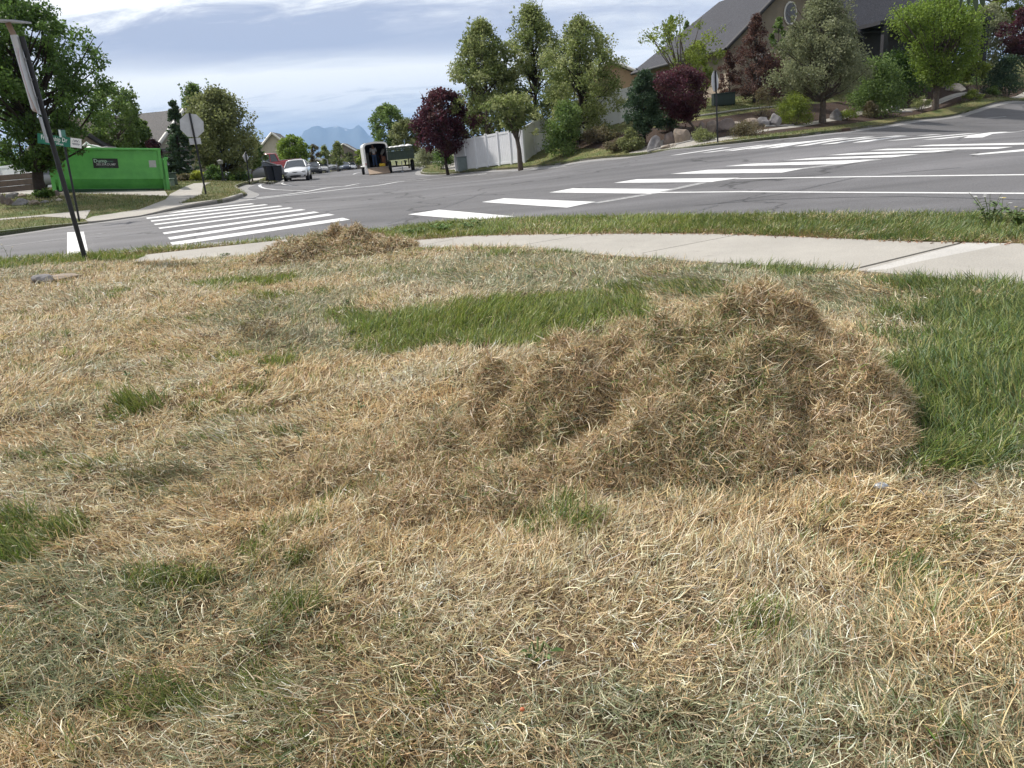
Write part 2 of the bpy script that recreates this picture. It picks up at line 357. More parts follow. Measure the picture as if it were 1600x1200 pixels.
for a, b in [((1053.5, 242.5), (1136, 230.5)), ((1102, 238.6), (1196, 226.3)), ((1140, 236), (1233, 223.3)), ((1174, 233), (1270, 220.3)), ((1206, 231.3), (1318, 215.4)), ((1250, 228.2), (1359, 213.7)), ((1294, 225.3), (1409, 212)), ((1343, 222.6), (1464, 210.3)), ((1395, 219.8), (1521, 208.4)), ((1455, 218), (1583, 206.4)), ((1520, 215.4), (1650, 201))]:
    MARK.append(bar(gp(*a), gp(*b), 0.40, (-0.62, 0.78)))
def line_px(w, *pp):
    P = smooth_line([gp(*p) for p in pp], 0.8); A = offset_line(P, -w/2); B = offset_line(P, w/2); return [np.array([A[i], A[i+1], B[i+1], B[i]]) for i in range(len(P)-1)]
MARK.append(strip(np.array([gp(1016, 301.2), gp(1160, 299.8), gp(1600, 302.5), ext(gp(1600, 302.5), dB, 20)]), -.06, .06))
MARK.append(strip(np.array([gp(1150, 279.5), gp(1350, 276.3), gp(1600, 273.3), ext(gp(1600, 273.3), dB, 20)]), -.06, .06))
MARK.append(quad_px((105, 363.2), (131, 362.2), (138.5, 397), (105, 399)))
MARK.append(quad_px((1514, 241.8), (1600, 233.3), (1640, 233.3), (1530, 242)))
WORN.extend(line_px(.22, (930, 317.5), (1020, 302.5), (1100, 285.5)))
WORN.extend(line_px(.25, (1240, 265), (1375, 249)))
WORN.extend(line_px(.10, (0, 385.5), (60, 378), (160, 365)))
MARK.extend(line_px(.13, (420, 284.6), (408, 288), (406.5, 291.5), (414, 294.4), (430, 296.4), (478, 298)))
MARK.extend(line_px(.13, (442, 284.8), (440.5, 287), (450, 289.3), (475, 290.6), (522, 291.6), (560, 290.2)))
MARK.extend(line_px(.13, (400, 309.5), (480, 299.2), (540, 290.8), (600, 284.6), (669, 278)))
MARK.extend(line_px(.13, (374, 314.4), (450, 305.5), (522.5, 297.2), (600, 288.2), (680, 279.2), (760, 271.4)))
MARK.extend(line_px(.13, (552, 272.6), (558, 270.2), (572, 267.6)))
WORN.extend(line_px(.13, (566, 274.2), (600, 274.4), (650, 273.6)))
WORN.extend(line_px(.13, (800, 268), (850, 263.5), (886, 260)))
WORN.extend(line_px(.12, (1540, 185), (1572, 182)))
for a, b, w in [((813, 383.5), (918, 366.2), .014), ((1002, 396), (1150, 367.5), .014), ((648, 386), (724, 370.5), .014), ((1328, 422.5), (1503, 379.5), .035), ((520, 391), (556, 372), .014), ((425, 394), (455, 377), .014), ((330, 398), (345, 386), .014), ((1440, 434), (1640, 383), .0), ((1700, 459), (1850, 396), .014)]:
    if w: JOINT.append(bar(gp(*a, .13), gp(*b, .13), w, (.7, .7)))
PATCH = [np.array(GR((1347, 423), (1508, 380.3), (1578, 380.6), (1440, 408), (1385, 421)))]
SEAM = []
for q in ([(1119, 318), (1230, 302), (1335, 278), (1500, 262)], [(1085, 321), (1200, 312), (1420, 307), (1600, 312)], [(1060, 338), (1120, 321)], [(430, 303), (620, 298), (800, 287), (1010, 262)], [(605, 350), (700, 322), (760, 300)], [(170, 372), (300, 352)], [(900, 270), (1100, 248), (1300, 224)]): SEAM.extend(line_px(.035, *q))
# ---- height of the raised ground (kerb height, lowered where ramps meet the road)
_ramps = [(gp(530, 366), 1.6), (gp(300, 388), 1.5), (gp(420, 379), 1.5), (gp(190, 341), 1.8), (gp(400, 303), 1.2), (gp(1040, 236), 2.0)]
def off(x, y):
    x = np.atleast_1d(np.asarray(x, float)); y = np.atleast_1d(np.asarray(y, float)); o = np.full(x.shape, 0.12)
    for (c, r) in _ramps: o -= 0.10*np.exp(-((x-c[0])**2+(y-c[1])**2)/(r*r))
    return np.maximum(o, 0.02)
def relief(x, y):
    x = np.atleast_1d(np.asarray(x, float)); y = np.atleast_1d(np.asarray(y, float)); r = np.hypot(x, y)
    return (fbm(x*1.7, y*1.7, 4, 5)-0.5)*0.09*np.clip((9-r)/3, 0, 1)
def ground_z(x, y): return S(x, y)+off(x, y)+relief(x, y)
# ---- triangulate everything together so that neighbouring surfaces share their borders exactly
verts = []; edges = []
def add_poly(P, closed=True):
    b = len(verts); n = len(P)
    for p in P: verts.append((float(p[0]), float(p[1])))
    for i in range(n if closed else n-1): edges.append((b+i, b+(i+1) % n))
for P in [ROAD]+GUT+SIDEWALKS+DRIVE+BED+MARK+WORN+JOINT+PATCH+SEAM: add_poly(P)
rr = 0.5; k = 0
while rr < 19500:
    near_ = 0.036
    st = near_ if rr > 1.5 else 0.1
    a = -62+ (k % 2)*0.5*math.degrees(st)
    while a < 62: verts.append((rr*math.sin(math.radians(a)), rr*math.cos(math.radians(a)))); a += math.degrees(st)
    while a < 298: verts.append((rr*math.sin(math.radians(a)), rr*math.cos(math.radians(a)))); a += 9
    rr *= 1.038 if rr < 120 else 1.12; k += 1
res = delaunay_2d_cdt([Vector(v) for v in verts], edges, [], 0, 1e-5)
V2 = np.array([tuple(v) for v in res[0]]); F2 = [f for f in res[2]]
F2 = np.array([f for f in F2 if len(f) == 3]); cen = V2[F2].mean(1)
baseS = S(V2[:, 0], V2[:, 1]); offv = off(V2[:, 0], V2[:, 1]); relv = relief(V2[:, 0], V2[:, 1])
def mask(polys):
    m = np.zeros(len(F2), bool)
    for P in polys: m |= inside(P, cen[:, 0], cen[:, 1])
    return m
m_road = mask([ROAD]); m_gut = mask(GUT) & m_road; m_sw = mask(SIDEWALKS) & ~m_road; m_drive = mask(DRIVE) & ~m_road & ~m_sw
m_bed = mask(BED) & ~m_road & ~m_sw & ~m_drive
m_mark = mask(MARK) & m_road; m_worn = mask(WORN) & m_road & ~m_mark; m_seam = mask(SEAM) & m_road & ~m_mark & ~m_worn & ~m_gut
m_joint = mask(JOINT) & m_sw; m_patch = mask(PATCH) & m_sw & ~m_joint
m_lawn = ~(m_road | m_sw | m_drive | m_bed)
own_lawn = None
def surface(name, m, z, mt, skirt=0.0, label=None):
    F = F2[m]; u, inv = np.unique(F, return_inverse=True); inv = inv.reshape(F.shape)
    co = np.c_[V2[u], z[u]]; ff = [inv.ravel()]; cnt = [np.full(len(F), 3)]
    a = V2[F[:, 0]]; b = V2[F[:, 1]]; c = V2[F[:, 2]]
    flip = ((b-a)[:, 0]*(c-a)[:, 1]-(b-a)[:, 1]*(c-a)[:, 0]) < 0
    inv = inv.copy(); inv[flip] = inv[flip][:, ::-1]; ff = [inv.ravel()]
    if skirt:
        from collections import Counter
        E_ = np.vstack([inv[:, [0, 1]], inv[:, [1, 2]], inv[:, [2, 0]]]); key = Counter(map(tuple, np.sort(E_, 1).tolist()))
        bd = [e for e in E_.tolist() if key[tuple(sorted(e))] == 1]
        bv = sorted({i for e in bd for i in e}); mp = {v: len(u)+i for i, v in enumerate(bv)}
        co = np.vstack([co, co[bv]-np.array([0, 0, skirt])])
        q = np.array([(e[1], e[0], mp[e[0]], mp[e[1]]) for e in bd]); ff.append(q.ravel()); cnt.append(np.full(len(q), 4))
    o = mesh_np(name, co, np.concatenate(ff), np.concatenate(cnt), mt, smooth=False)
    return tag(o, kind='structure')
# ---- surface materials
def asphalt_mat():
    m = bpy.data.materials.new('asphalt'); m.use_nodes = True; nt = m.node_tree; N = nt.nodes; L = nt.links; b = N['Principled BSDF']
    tc = N.new('ShaderNodeTexCoord')
    def nz(s, d, sc=(1, 1, 1), rot=0.0, dist=0.0, r=.6):
        mp = N.new('ShaderNodeMapping'); mp.inputs['Scale'].default_value = sc; mp.inputs['Rotation'].default_value = (0, 0, rot); L.new(tc.outputs['Object'], mp.inputs[0])
        t = N.new('ShaderNodeTexNoise'); t.inputs['Scale'].default_value = s; t.inputs['Detail'].default_value = d; t.inputs['Distortion'].default_value = dist; t.inputs['Roughness'].default_value = r
        L.new(mp.outputs[0], t.inputs['Vector']); return t.outputs['Fac']
    def ramp(f, st):
        r = N.new('ShaderNodeValToRGB'); L.new(f, r.inputs[0]); e = r.color_ramp.elements
        e[0].position, e[0].color = st[0][0], (*[st[0][1]]*3, 1); e[1].position, e[1].color = st[-1][0], (*[st[-1][1]]*3, 1)
        for p, c in st[1:-1]: x = e.new(p); x.color = (c, c, c, 1)
        return r.outputs[0]
    def mul(a, b_):
        x = N.new('ShaderNodeMix'); x.data_type = 'RGBA'; x.blend_type = 'MULTIPLY'; x.inputs[0].default_value = 1; L.new(a, x.inputs[6]); L.new(b_, x.inputs[7]); return x.outputs[2]
    base = ramp(nz(0.18, 5, dist=.6), [(0.3, .74), (0.7, 1.16)])
    agg = ramp(nz(55, 3, r=.8), [(0.3, .62), (0.55, 1.0), (0.75, 1.6)])
    lanes = ramp(nz(0.5, 4, (0.12, 1.6, 1), -0.70), [(0.35, .80), (0.65, 1.14)])
    lanes2 = ramp(nz(0.5, 4, (0.12, 1.6, 1), 0.98), [(0.35, .90), (0.65, 1.08)])
    vor = N.new('ShaderNodeTexVoronoi'); vor.feature = 'DISTANCE_TO_EDGE'; vor.inputs['Scale'].default_value = 0.16
    mp = N.new('ShaderNodeMapping'); L.new(tc.outputs['Object'], mp.inputs[0])
    dn = N.new('ShaderNodeTexNoise'); dn.inputs['Scale'].default_value = 0.8; dn.inputs['Detail'].default_value = 4; L.new(tc.outputs['Object'], dn.inputs['Vector'])
    va = N.new('ShaderNodeVectorMath'); va.operation = 'MULTIPLY_ADD'; L.new(dn.outputs['Color'], va.inputs[0]); va.inputs[1].default_value = (2.2, 2.2, 0); L.new(tc.outputs['Object'], va.inputs[2])
    L.new(va.outputs[0], vor.inputs['Vector'])
    crack = ramp(vor.outputs['Distance'], [(0.0, .42), (0.0035, .60), (0.006, 1.0)])
    c0 = N.new('ShaderNodeRGB'); c0.outputs[0].default_value = (0.142, 0.140, 0.146, 1)
    c = mul(mul(mul(mul(mul(c0.outputs[0], base), agg), lanes), lanes2), crack); L.new(c, b.inputs['Base Color'])
    b.inputs['Roughness'].default_value = 0.8; b.inputs['Specular IOR Level'].default_value = 0.35
    bp = N.new('ShaderNodeBump'); bp.inputs['Strength'].default_value = 0.5; bp.inputs['Distance'].default_value = 0.006
    L.new(nz(70, 3), bp.inputs['Height']); L.new(bp.outputs[0], b.inputs['Normal'])
    return m
def concrete_mat(name, col, joint=None, angle=0.0):
    m = mat(name, col, 0.85, var=0.07, scale=1.3, bump=0.3, bscale=60, spec=.3); nt = m.node_tree; N = nt.nodes; L = nt.links; b = N['Principled BSDF']
    src = b.inputs['Base Color'].links[0].from_socket
    tc = N.new('ShaderNodeTexCoord'); t = N.new('ShaderNodeTexNoise'); t.inputs['Scale'].default_value = 90; t.inputs['Detail'].default_value = 3; L.new(tc.outputs['Object'], t.inputs['Vector'])
    mr = N.new('ShaderNodeMapRange'); mr.inputs[1].default_value = .3; mr.inputs[2].default_value = .7; mr.inputs[3].default_value = .86; mr.inputs[4].default_value = 1.1; L.new(t.outputs['Fac'], mr.inputs[0])
    t3 = N.new('ShaderNodeTexNoise'); t3.inputs['Scale'].default_value = 5; t3.inputs['Detail'].default_value = 6; L.new(tc.outputs['Object'], t3.inputs['Vector'])
    mr3 = N.new('ShaderNodeMapRange'); mr3.inputs[1].default_value = .62; mr3.inputs[2].default_value = .75; mr3.inputs[3].default_value = 1.0; mr3.inputs[4].default_value = .82; L.new(t3.outputs['Fac'], mr3.inputs[0])
    q = N.new('ShaderNodeMath'); q.operation = 'MULTIPLY'; L.new(mr.outputs[0], q.inputs[0]); L.new(mr3.outputs[0], q.inputs[1])
    x = N.new('ShaderNodeVectorMath'); x.operation = 'SCALE'; L.new(src, x.inputs[0]); L.new(q.outputs[0], x.inputs['Scale']); L.new(x.outputs[0], b.inputs['Base Color'])
    return m
def soil_mat(name, c1, c2, c3, s=18):
    m = mat(name, c1, .95, scale=s, bump=1.0, bscale=s*4, color2=c2, spec=.15); nt = m.node_tree; N = nt.nodes; L = nt.links; b = N['Principled BSDF']
    src = b.inputs['Base Color'].links[0].from_socket; tc = N.new('ShaderNodeTexCoord')
    t = N.new('ShaderNodeTexNoise'); t.inputs['Scale'].default_value = 0.9; t.inputs['Detail'].default_value = 7; t.inputs['Roughness'].default_value = .7; L.new(tc.outputs['Object'], t.inputs['Vector'])
    mr = N.new('ShaderNodeMapRange'); mr.inputs[1].default_value = .42; mr.inputs[2].default_value = .62; L.new(t.outputs['Fac'], mr.inputs[0])
    x = N.new('ShaderNodeMix'); x.data_type = 'RGBA'; L.new(mr.outputs[0], x.inputs[0]); L.new(src, x.inputs[6]); x.inputs[7].default_value = (*c3, 1); L.new(x.outputs[2], b.inputs['Base Color'])
    return m
M_ASPH = asphalt_mat()
def paint_mat():
    m = mat('road_paint', (0.76, 0.76, 0.755), .6, var=.06, scale=5, bump=.3, bscale=90, color2=(0.58, 0.58, 0.58)); nt = m.node_tree; N = nt.nodes; L = nt.links; b = N['Principled BSDF']; src = b.inputs['Base Color'].links[0].from_socket
    tc = N.new('ShaderNodeTexCoord'); t = N.new('ShaderNodeTexNoise'); t.inputs['Scale'].default_value = 11; t.inputs['Detail'].default_value = 9; t.inputs['Roughness'].default_value = .8; L.new(tc.outputs['Object'], t.inputs['Vector'])
    mr = N.new('ShaderNodeMapRange'); mr.inputs[1].default_value = .585; mr.inputs[2].default_value = .64; mr.inputs[4].default_value = .75; L.new(t.outputs['Fac'], mr.inputs[0]); x = N.new('ShaderNodeMix'); x.data_type = 'RGBA'; L.new(mr.outputs[0], x.inputs[0]); L.new(src, x.inputs[6]); x.inputs[7].default_value = (.20, .20, .20, 1); L.new(x.outputs[2], b.inputs['Base Color']); return m
M_PAINT = paint_mat()
M_WORN = mat('worn_paint', (0.42, 0.42, 0.42), .75, scale=14, color2=(0.16, 0.16, 0.165))
M_CONC = concrete_mat('concrete', (0.38, 0.36, 0.325)); M_CONC2 = concrete_mat('ground_concrete', (0.49, 0.475, 0.45)); M_JOINT = mat('joint', (.10, .085, .06), .95, scale=20); M_GUT = concrete_mat('gutter_concrete', (0.27, 0.265, 0.26)); M_KERB = concrete_mat('kerb_concrete', (0.36, 0.35, 0.33))
M_SOIL = soil_mat('lawn_soil', (0.12, 0.085, 0.05), (0.05, 0.036, 0.022), (0.16, 0.115, 0.065)); M_TURF = soil_mat('turf', (0.11, 0.14, 0.045), (0.06, 0.085, 0.028), (0.19, 0.17, 0.08), 9)
M_BED = soil_mat('bark_mulch', (0.085, 0.058, 0.045), (0.035, 0.025, 0.02), (0.07, 0.05, 0.04), 22)
zone_near = inside(np.vstack([near_kerb, [(60, -40), (0, -60), (-60, -40)]]), cen[:, 0], cen[:, 1]) & ~m_road
surface('road', m_road & ~m_gut, baseS, M_ASPH)
surface('gutter', m_gut, baseS+0.003, M_GUT)
surface('crosswalk_marking', m_mark & ~m_gut, baseS+0.004, M_PAINT)
surface('tar_seam', m_seam, baseS+0.003, mat('tar', (.045, .045, .048), .5, scale=8, color2=(.10, .10, .105)))
surface('worn_marking', m_worn & ~m_gut, baseS+0.004, M_WORN)
surface('sidewalk', m_sw & ~m_joint & ~m_patch, baseS+offv+0.012, M_CONC, 0.14)
surface('sidewalk_joint', m_joint, baseS+offv-0.004, M_JOINT)
surface('sidewalk_slab', m_patch, baseS+offv+0.012, M_CONC2, 0.1)
surface('driveway', m_drive, baseS+offv+0.01, M_CONC, 0.14)
surface('planting_bed', m_bed, baseS+offv, M_BED, 0.10)
surface('lawn', m_lawn & zone_near, baseS+offv+relv, M_SOIL, 0.14)
surface('ground', m_lawn & ~zone_near, baseS+offv, M_TURF, 0.14)
def kerb(P, s):
    P = np.asarray(P); A = offset_line(P, 0); B = offset_line(P, .02*s); C_ = offset_line(P, .16*s)
    z = S(P[:, 0], P[:, 1]); o = off(P[:, 0], P[:, 1])+0.004; mb = MB(); secs = []
    for i in range(len(P)):
        secs.append([(A[i, 0], A[i, 1], z[i]-.05), (A[i, 0], A[i, 1], z[i]+o[i]*.7), (B[i, 0], B[i, 1], z[i]+o[i]), (C_[i, 0], C_[i, 1], z[i]+o[i]), (C_[i, 0], C_[i, 1], z[i]-.05)])
    mb.loft(secs, smooth=False, cap=True); return tag(mb.build('kerb', M_KERB), kind='structure')
for P, s in ((near_kerb, sN), (farR, sR), (farL, sL), (cornerR, sC)): kerb(P, s)
# ------------------------------------------------------------------ builders for the things
def up(px, py, D): return at(px, py, D).z
def base(px, py, D, road=False):
    p = at(px, py, D); z = float(S(p.x, p.y)[0]) if road else float(ground_z(p.x, p.y)[0]); return Vector((p.x, p.y, z))
def facing(p): return -math.atan2(p[0], p[1])
def mpp(D): return D/FPX*1.03
M_BARK = mat('bark', (0.14, 0.115, 0.095), .9, scale=8, bump=.8, bscale=40, color2=(0.06, 0.048, 0.04), spec=.2)
M_BARKD = mat('dark_bark', (0.06, 0.048, 0.042), .9, scale=8, bump=.8, bscale=40, color2=(0.03, 0.024, 0.02), spec=.2)
M_LEAF = tint_mat('leaf', .55, .48, .35)
PAL = {
 'dark': [(.050, .095, .020), (.070, .125, .025), (.095, .160, .032), (.036, .070, .018)],
 'mid': [(.080, .130, .030), (.110, .165, .042), (.145, .205, .055), (.060, .100, .028)],
 'olive': [(.130, .150, .052), (.165, .185, .070), (.205, .225, .090), (.095, .110, .042)],
 'pear': [(.115, .150, .040), (.155, .190, .055), (.205, .235, .080), (.080, .110, .030), (.25, .27, .12)],
 'grey': [(.150, .170, .085), (.190, .210, .110), (.240, .255, .145), (.110, .125, .060)],
 'bright': [(.170, .260, .030), (.220, .320, .040), (.130, .210, .028), (.270, .370, .060)],
 'yellow': [(.320, .360, .050), (.400, .430, .070), (.250, .300, .045)],
 'purple': [(.060, .018, .030), (.085, .026, .040), (.045, .014, .024), (.110, .035, .050), (.07, .04, .03)],
 'copper': [(.100, .050, .040), (.075, .036, .032), (.130, .075, .055), (.050, .028, .024)],
 'spruce': [(.040, .075, .038), (.055, .095, .048), (.075, .120, .060), (.030, .055, .028)],
 'lime': [(.190, .250, .030), (.240, .300, .045), (.140, .190, .028)],
 'brush': [(.150, .120, .070), (.190, .160, .100), (.110, .090, .050), (.13, .13, .05)],
}
for _k, _f in (('dark', 1.5), ('mid', 1.5), ('olive', 1.45), ('pear', 1.5), ('grey', 1.4), ('spruce', 1.35), ('purple', 1.3), ('copper', 1.3), ('bright', 1.0), ('lime', 1.05), ('brush', 1.2)):
    PAL[_k] = [tuple(min(.6, .94*c*_f+.06*sum(q)/3*_f) for c in q) for q in PAL[_k]]
def leaf_cloud(name, C, rad, n, pal, size, parent, flat=1.0, seed=0, tuftj=.22, upright=0.0, loc=(0, 0, 0)):
    """many small leaf faces around clump centres C with radii rad"""
    g = np.random.default_rng(seed); C = np.asarray(C, float); rad = np.asarray(rad, float); k = len(C)
    p = rad**2; idx = g.choice(k, n, p=p/p.sum()); d = g.normal(0, 1, (n, 3)); d /= np.linalg.norm(d, axis=1, keepdims=True)
    r = g.random(n)**.45; P = C[idx]+d*(r*rad[idx])[:, None]*np.array((1, 1, .85*flat))*g.normal(1, .13, (n, 1))
    pal = np.array(pal); ct = pal[g.integers(0, len(pal), k)]*g.normal(1, tuftj*.6, (k, 1)); col = .55*ct[idx]+.45*pal[g.integers(0, len(pal), n)]; col *= g.normal(1, tuftj*.6, (n, 1)); col = np.clip(col, .004, .9)
    a = g.normal(0, 1, (n, 3)); a[:, 2] += upright; a /= np.linalg.norm(a, axis=1, keepdims=True); b = np.cross(a, g.normal(0, 1, (n, 3))); b /= np.linalg.norm(b, axis=1, keepdims=True)+1e-9
    s = (size*g.uniform(.6, 1.35, n))[:, None]; w = .34
    co = np.stack([P-a*s*.5, P+b*s*w-a*s*.05, P+a*s*.5, P-b*s*w-a*s*.05], 1).reshape(-1, 3)
    return mesh_np(name, co, np.arange(4*n), np.full(n, 4), M_LEAF, parent=parent, colors=np.repeat(col, 4, 0), loc=loc)
def tree(name, label, px, py, D, cx, top, hw, bot, pal, n, size, prof='round', cat='tree', group=None, trunk_r=None, lean=0.0, nclump=None, clump=.17, bark=None, sparse=False, seed=1, spires=0, limbs=9, nb=2.4):
    """tree standing at pixel (px,py); crown centred on column cx, from row top to row bot, hw pixels half wide"""
    b = base(px, py, D); rr = random.Random(seed*7+int(px)); g = np.random.default_rng(seed*11+int(px))
    root = empty(name, b, 0, label, cat, group); H = up(cx, top, D)-b.z; z0 = max(.12, up(cx, bot, D)-b.z); R = hw*mpp(D)
    off_x = at(cx, (top+bot)/2, D).x-b.x-(0.0)
    # correct for the roll of the picture: the crown's middle column is read at its middle row
    axis = lambda z: Vector((off_x*min(1, z/(z0+(H-z0)*.4)), 0, z))
    def prad(u):
        if prof == 'round': return math.sqrt(max(0, 1-(abs(u-.42)/(.42 if u < .42 else .58))**2.2))
        if prof == 'pyramid': return max(.06, (1-u)**.75)*min(1, .55+u*3)
        if prof == 'pear': return max(.10, (1-max(0, u-.25)/.75)**.8)*min(1, .5+u*2.5)
        if prof == 'column': return min(1, .7+u*1.2)*(1-max(0, u-.6)/.4)**.6 if u < .999 else .05
        if prof == 'vase': return min(1, .35+u*.85)*math.sqrt(max(0.03, 1-max(0, u-.62)**2/.145))
        if prof == 'bush': return math.sqrt(max(0, 1-max(0, u-.15)**2/.75))
        return 1
    k = nclump or 70; C = []; rad = []
    for i in range(k):
        u = rr.random()**.9; an = rr.uniform(0, 2*math.pi); q = prad(u)*R*(.66+.62*float(vnoise(an*1.1+seed*3.3, u*3.5+seed)))
        rc = clump*R*rr.uniform(.65, 1.5); d = max(0, q-rc*.6)*(rr.random()**.38)
        p = axis(z0+(H-z0)*u*.96); C.append((p.x+d*math.cos(an)*rr.uniform(.8, 1.1), p.y+d*math.sin(an), p.z)); rad.append(rc)
    for i in range(spires):
        an = rr.uniform(0, 2*math.pi); d = R*rr.uniform(.1, .62); hh = H*rr.uniform(.74, 1.02) if i else H; zz = z0+(H-z0)*.5; p = axis(zz)
        while zz < hh: C.append((p.x+d*math.cos(an)+rr.uniform(-.1, .1), p.y+d*math.sin(an), zz)); rad.append(clump*R*(.85-.62*(zz/hh)**2)); zz += clump*R*.55
    mb = MB(); tr = trunk_r or max(.035, H*.017); th = max(z0*1.15, H*.22)
    if prof not in ('bush',):
        pts = [Vector((0, 0, -.12)), Vector((lean*.2, 0, th*.4)), axis(th)+Vector((rr.uniform(-.05, .05), 0, 0)), axis(H*.55)+Vector((rr.uniform(-.1, .1)*R, 0, 0)), axis(H*.85)]
        mb.tube(pts, [tr*1.35, tr, tr*.85, tr*.45, tr*.14], 8)
    order = sorted(range(len(C)), key=lambda i: rr.random())[:int(k*.45) if prof != 'bush' else min(14, k)]
    for i in order:
        c = Vector(C[i]); hz = max(.05, min(th*.75 if prof != 'bush' else 0.05, c.z*.5)) if prof in ('vase', 'bush') else max(th*.65, min(H*.8, c.z-(R*.55)*rr.uniform(.7, 1.3)))
        s0 = axis(hz); s0 = s0 if prof != 'bush' else Vector((rr.uniform(-.1, .1)*R, rr.uniform(-.1, .1)*R, -.05)); mid = s0.lerp(c, .5)+Vector((rr.uniform(-.1, .1)*R, rr.uniform(-.1, .1)*R, -.06*R if prof != 'vase' else .1*R))
        q = tr*(.42 if hz < H*.5 else .25)*rr.uniform(.7, 1.2); mb.tube([s0, mid, c, c+(c-mid)*.35], [q, q*.6, q*.3, q*.1], 5, cap=False)
    mb.build('trunk' if prof != 'bush' else 'stem', bark or M_BARK, root)
    leaf_cloud('crown' if prof != 'bush' else 'foliage', C, rad, n, PAL[pal] if isinstance(pal, str) else pal, size, root, seed=seed*3+int(px))
    return root
def conifer(name, label, px, py, D, cx, top, hw, pal, n, size, droop=.3, group=None, seed=1):
    b = base(px, py, D); root = empty(name, b, 0, label, 'tree', group); H = up(cx, top, D)-b.z; R = hw*mpp(D); g = random.Random(seed); offx = at(cx, (top+py)/2, D).x-b.x
    mb = MB(); mb.tube([(0, 0, -.1), (offx*.5, 0, H*.5), (offx, 0, H)], [H*.02, H*.012, .01], 7); C = []; rad = []
    for i in range(90):
        u = g.random()**1.2; z = .15*H*0+.05*H+u*.93*H; r = R*(1-u)**.85*g.uniform(.75, 1.1); an = g.uniform(0, 6.283); ax = offx*min(1, z/H)
        for t in (.35, .65, .95): C.append((ax+r*t*math.cos(an), r*t*math.sin(an), z-droop*r*t*t)); rad.append(max(.09, R*.14*(1.15-t*.5)))
        mb.tube([(ax, 0, z), (ax+r*math.cos(an), r*math.sin(an), z-droop*r)], [.015, .005], 4, cap=False)
    mb.build('trunk', M_BARKD, root); leaf_cloud('crown', C, rad, n, PAL[pal], size, root, flat=.6, seed=seed)
    return root
def bush(name, label, px, py, D, top, hw, pal, n, size, cat='shrub', group=None, seed=1, clump=.3, k=26, depth=1.0):
    return tree(name, label, px, py, D, px, top, hw, py-1.5, pal, n, size, 'bush', cat, group, nclump=k, clump=clump, seed=seed)
# ---- text as flat mesh
def text(body, size, mt, parent, loc, rot=(math.pi/2, 0, 0), name='lettering', align='CENTER', sx=1.0, ext_=.002):
    cu = bpy.data.curves.new(name, 'FONT'); cu.body = body; cu.size = size; cu.align_x = align; cu.align_y = 'CENTER'; cu.extrude = ext_; cu.resolution_u = 2; cu.offset = size*.012
    t = bpy.data.objects.new(name, cu); COL.objects.link(t); dg = bpy.context.evaluated_depsgraph_get(); me = bpy.data.meshes.new_from_object(t.evaluated_get(dg))
    bpy.data.objects.remove(t); o = bpy.data.objects.new(name, me); COL.objects.link(o); me.materials.clear(); me.materials.append(mt)
    o.location = loc; o.rotation_euler = rot; o.scale = (sx, 1, 1); o.parent = parent; return o
M_WHITE = mat('white_paint', (.78, .78, .76), .4, var=.04, coat=.3); M_BLACKP = mat('black_paint', (.007, .008, .012), .5, var=.1, scale=12); M_GALV = mat('galvanised', (.42, .43, .45), .45, .6, var=.1, scale=18)
M_SIGNBACK = mat('sign_back', (.50, .51, .53), .5, .3, var=.06, scale=5); M_RED = mat('sign_red', (.50, .02, .025), .4, var=.05); M_SGREEN = mat('sign_green', (.008, .16, .095), .4, var=.08, scale=5)
M_RUB = mat('rubber', (.022, .022, .023), .85, var=.15, scale=20, bump=.3); M_GLASS = mat('car_glass', (.045, .055, .065), .06, var=.1, scale=3, spec=.9); M_CHROME = mat('chrome', (.6, .6, .62), .2, .9, var=.05)
M_LAMPW = mat('lamp_lens', (.75, .77, .80), .12, var=.05, spec=.9); M_LAMPR = mat('tail_lens', (.45, .02, .02), .15, var=.1, spec=.8); M_PLAST = mat('black_plastic', (.03, .03, .033), .6, var=.15, scale=9)
M_VINYL = mat('white_vinyl', (.74, .75, .78), .45, var=.03, scale=2, spec=.4); M_AMBER = mat('amber', (.75, .35, .03), .4)
def octa(r, M=None, t=.004): return [(r*math.cos(math.pi/8+i*math.pi/4)/math.cos(math.pi/8), r*math.sin(math.pi/8+i*math.pi/4)/math.cos(math.pi/8)) for i in range(8)]
def leaning(root, base_p, top_p):
    """tilt an upright built along +Z so that it points at top_p, keeping its own turn"""
    d = (Vector(top_p)-Vector(base_p)).normalized(); q = Vector((0, 0, 1)).rotation_difference(d); rz = root.rotation_euler.z
    root.rotation_euler = (q.to_matrix() @ Matrix.Rotation(rz, 3, 'Z')).to_euler(); return (Vector(top_p)-Vector(base_p)).length
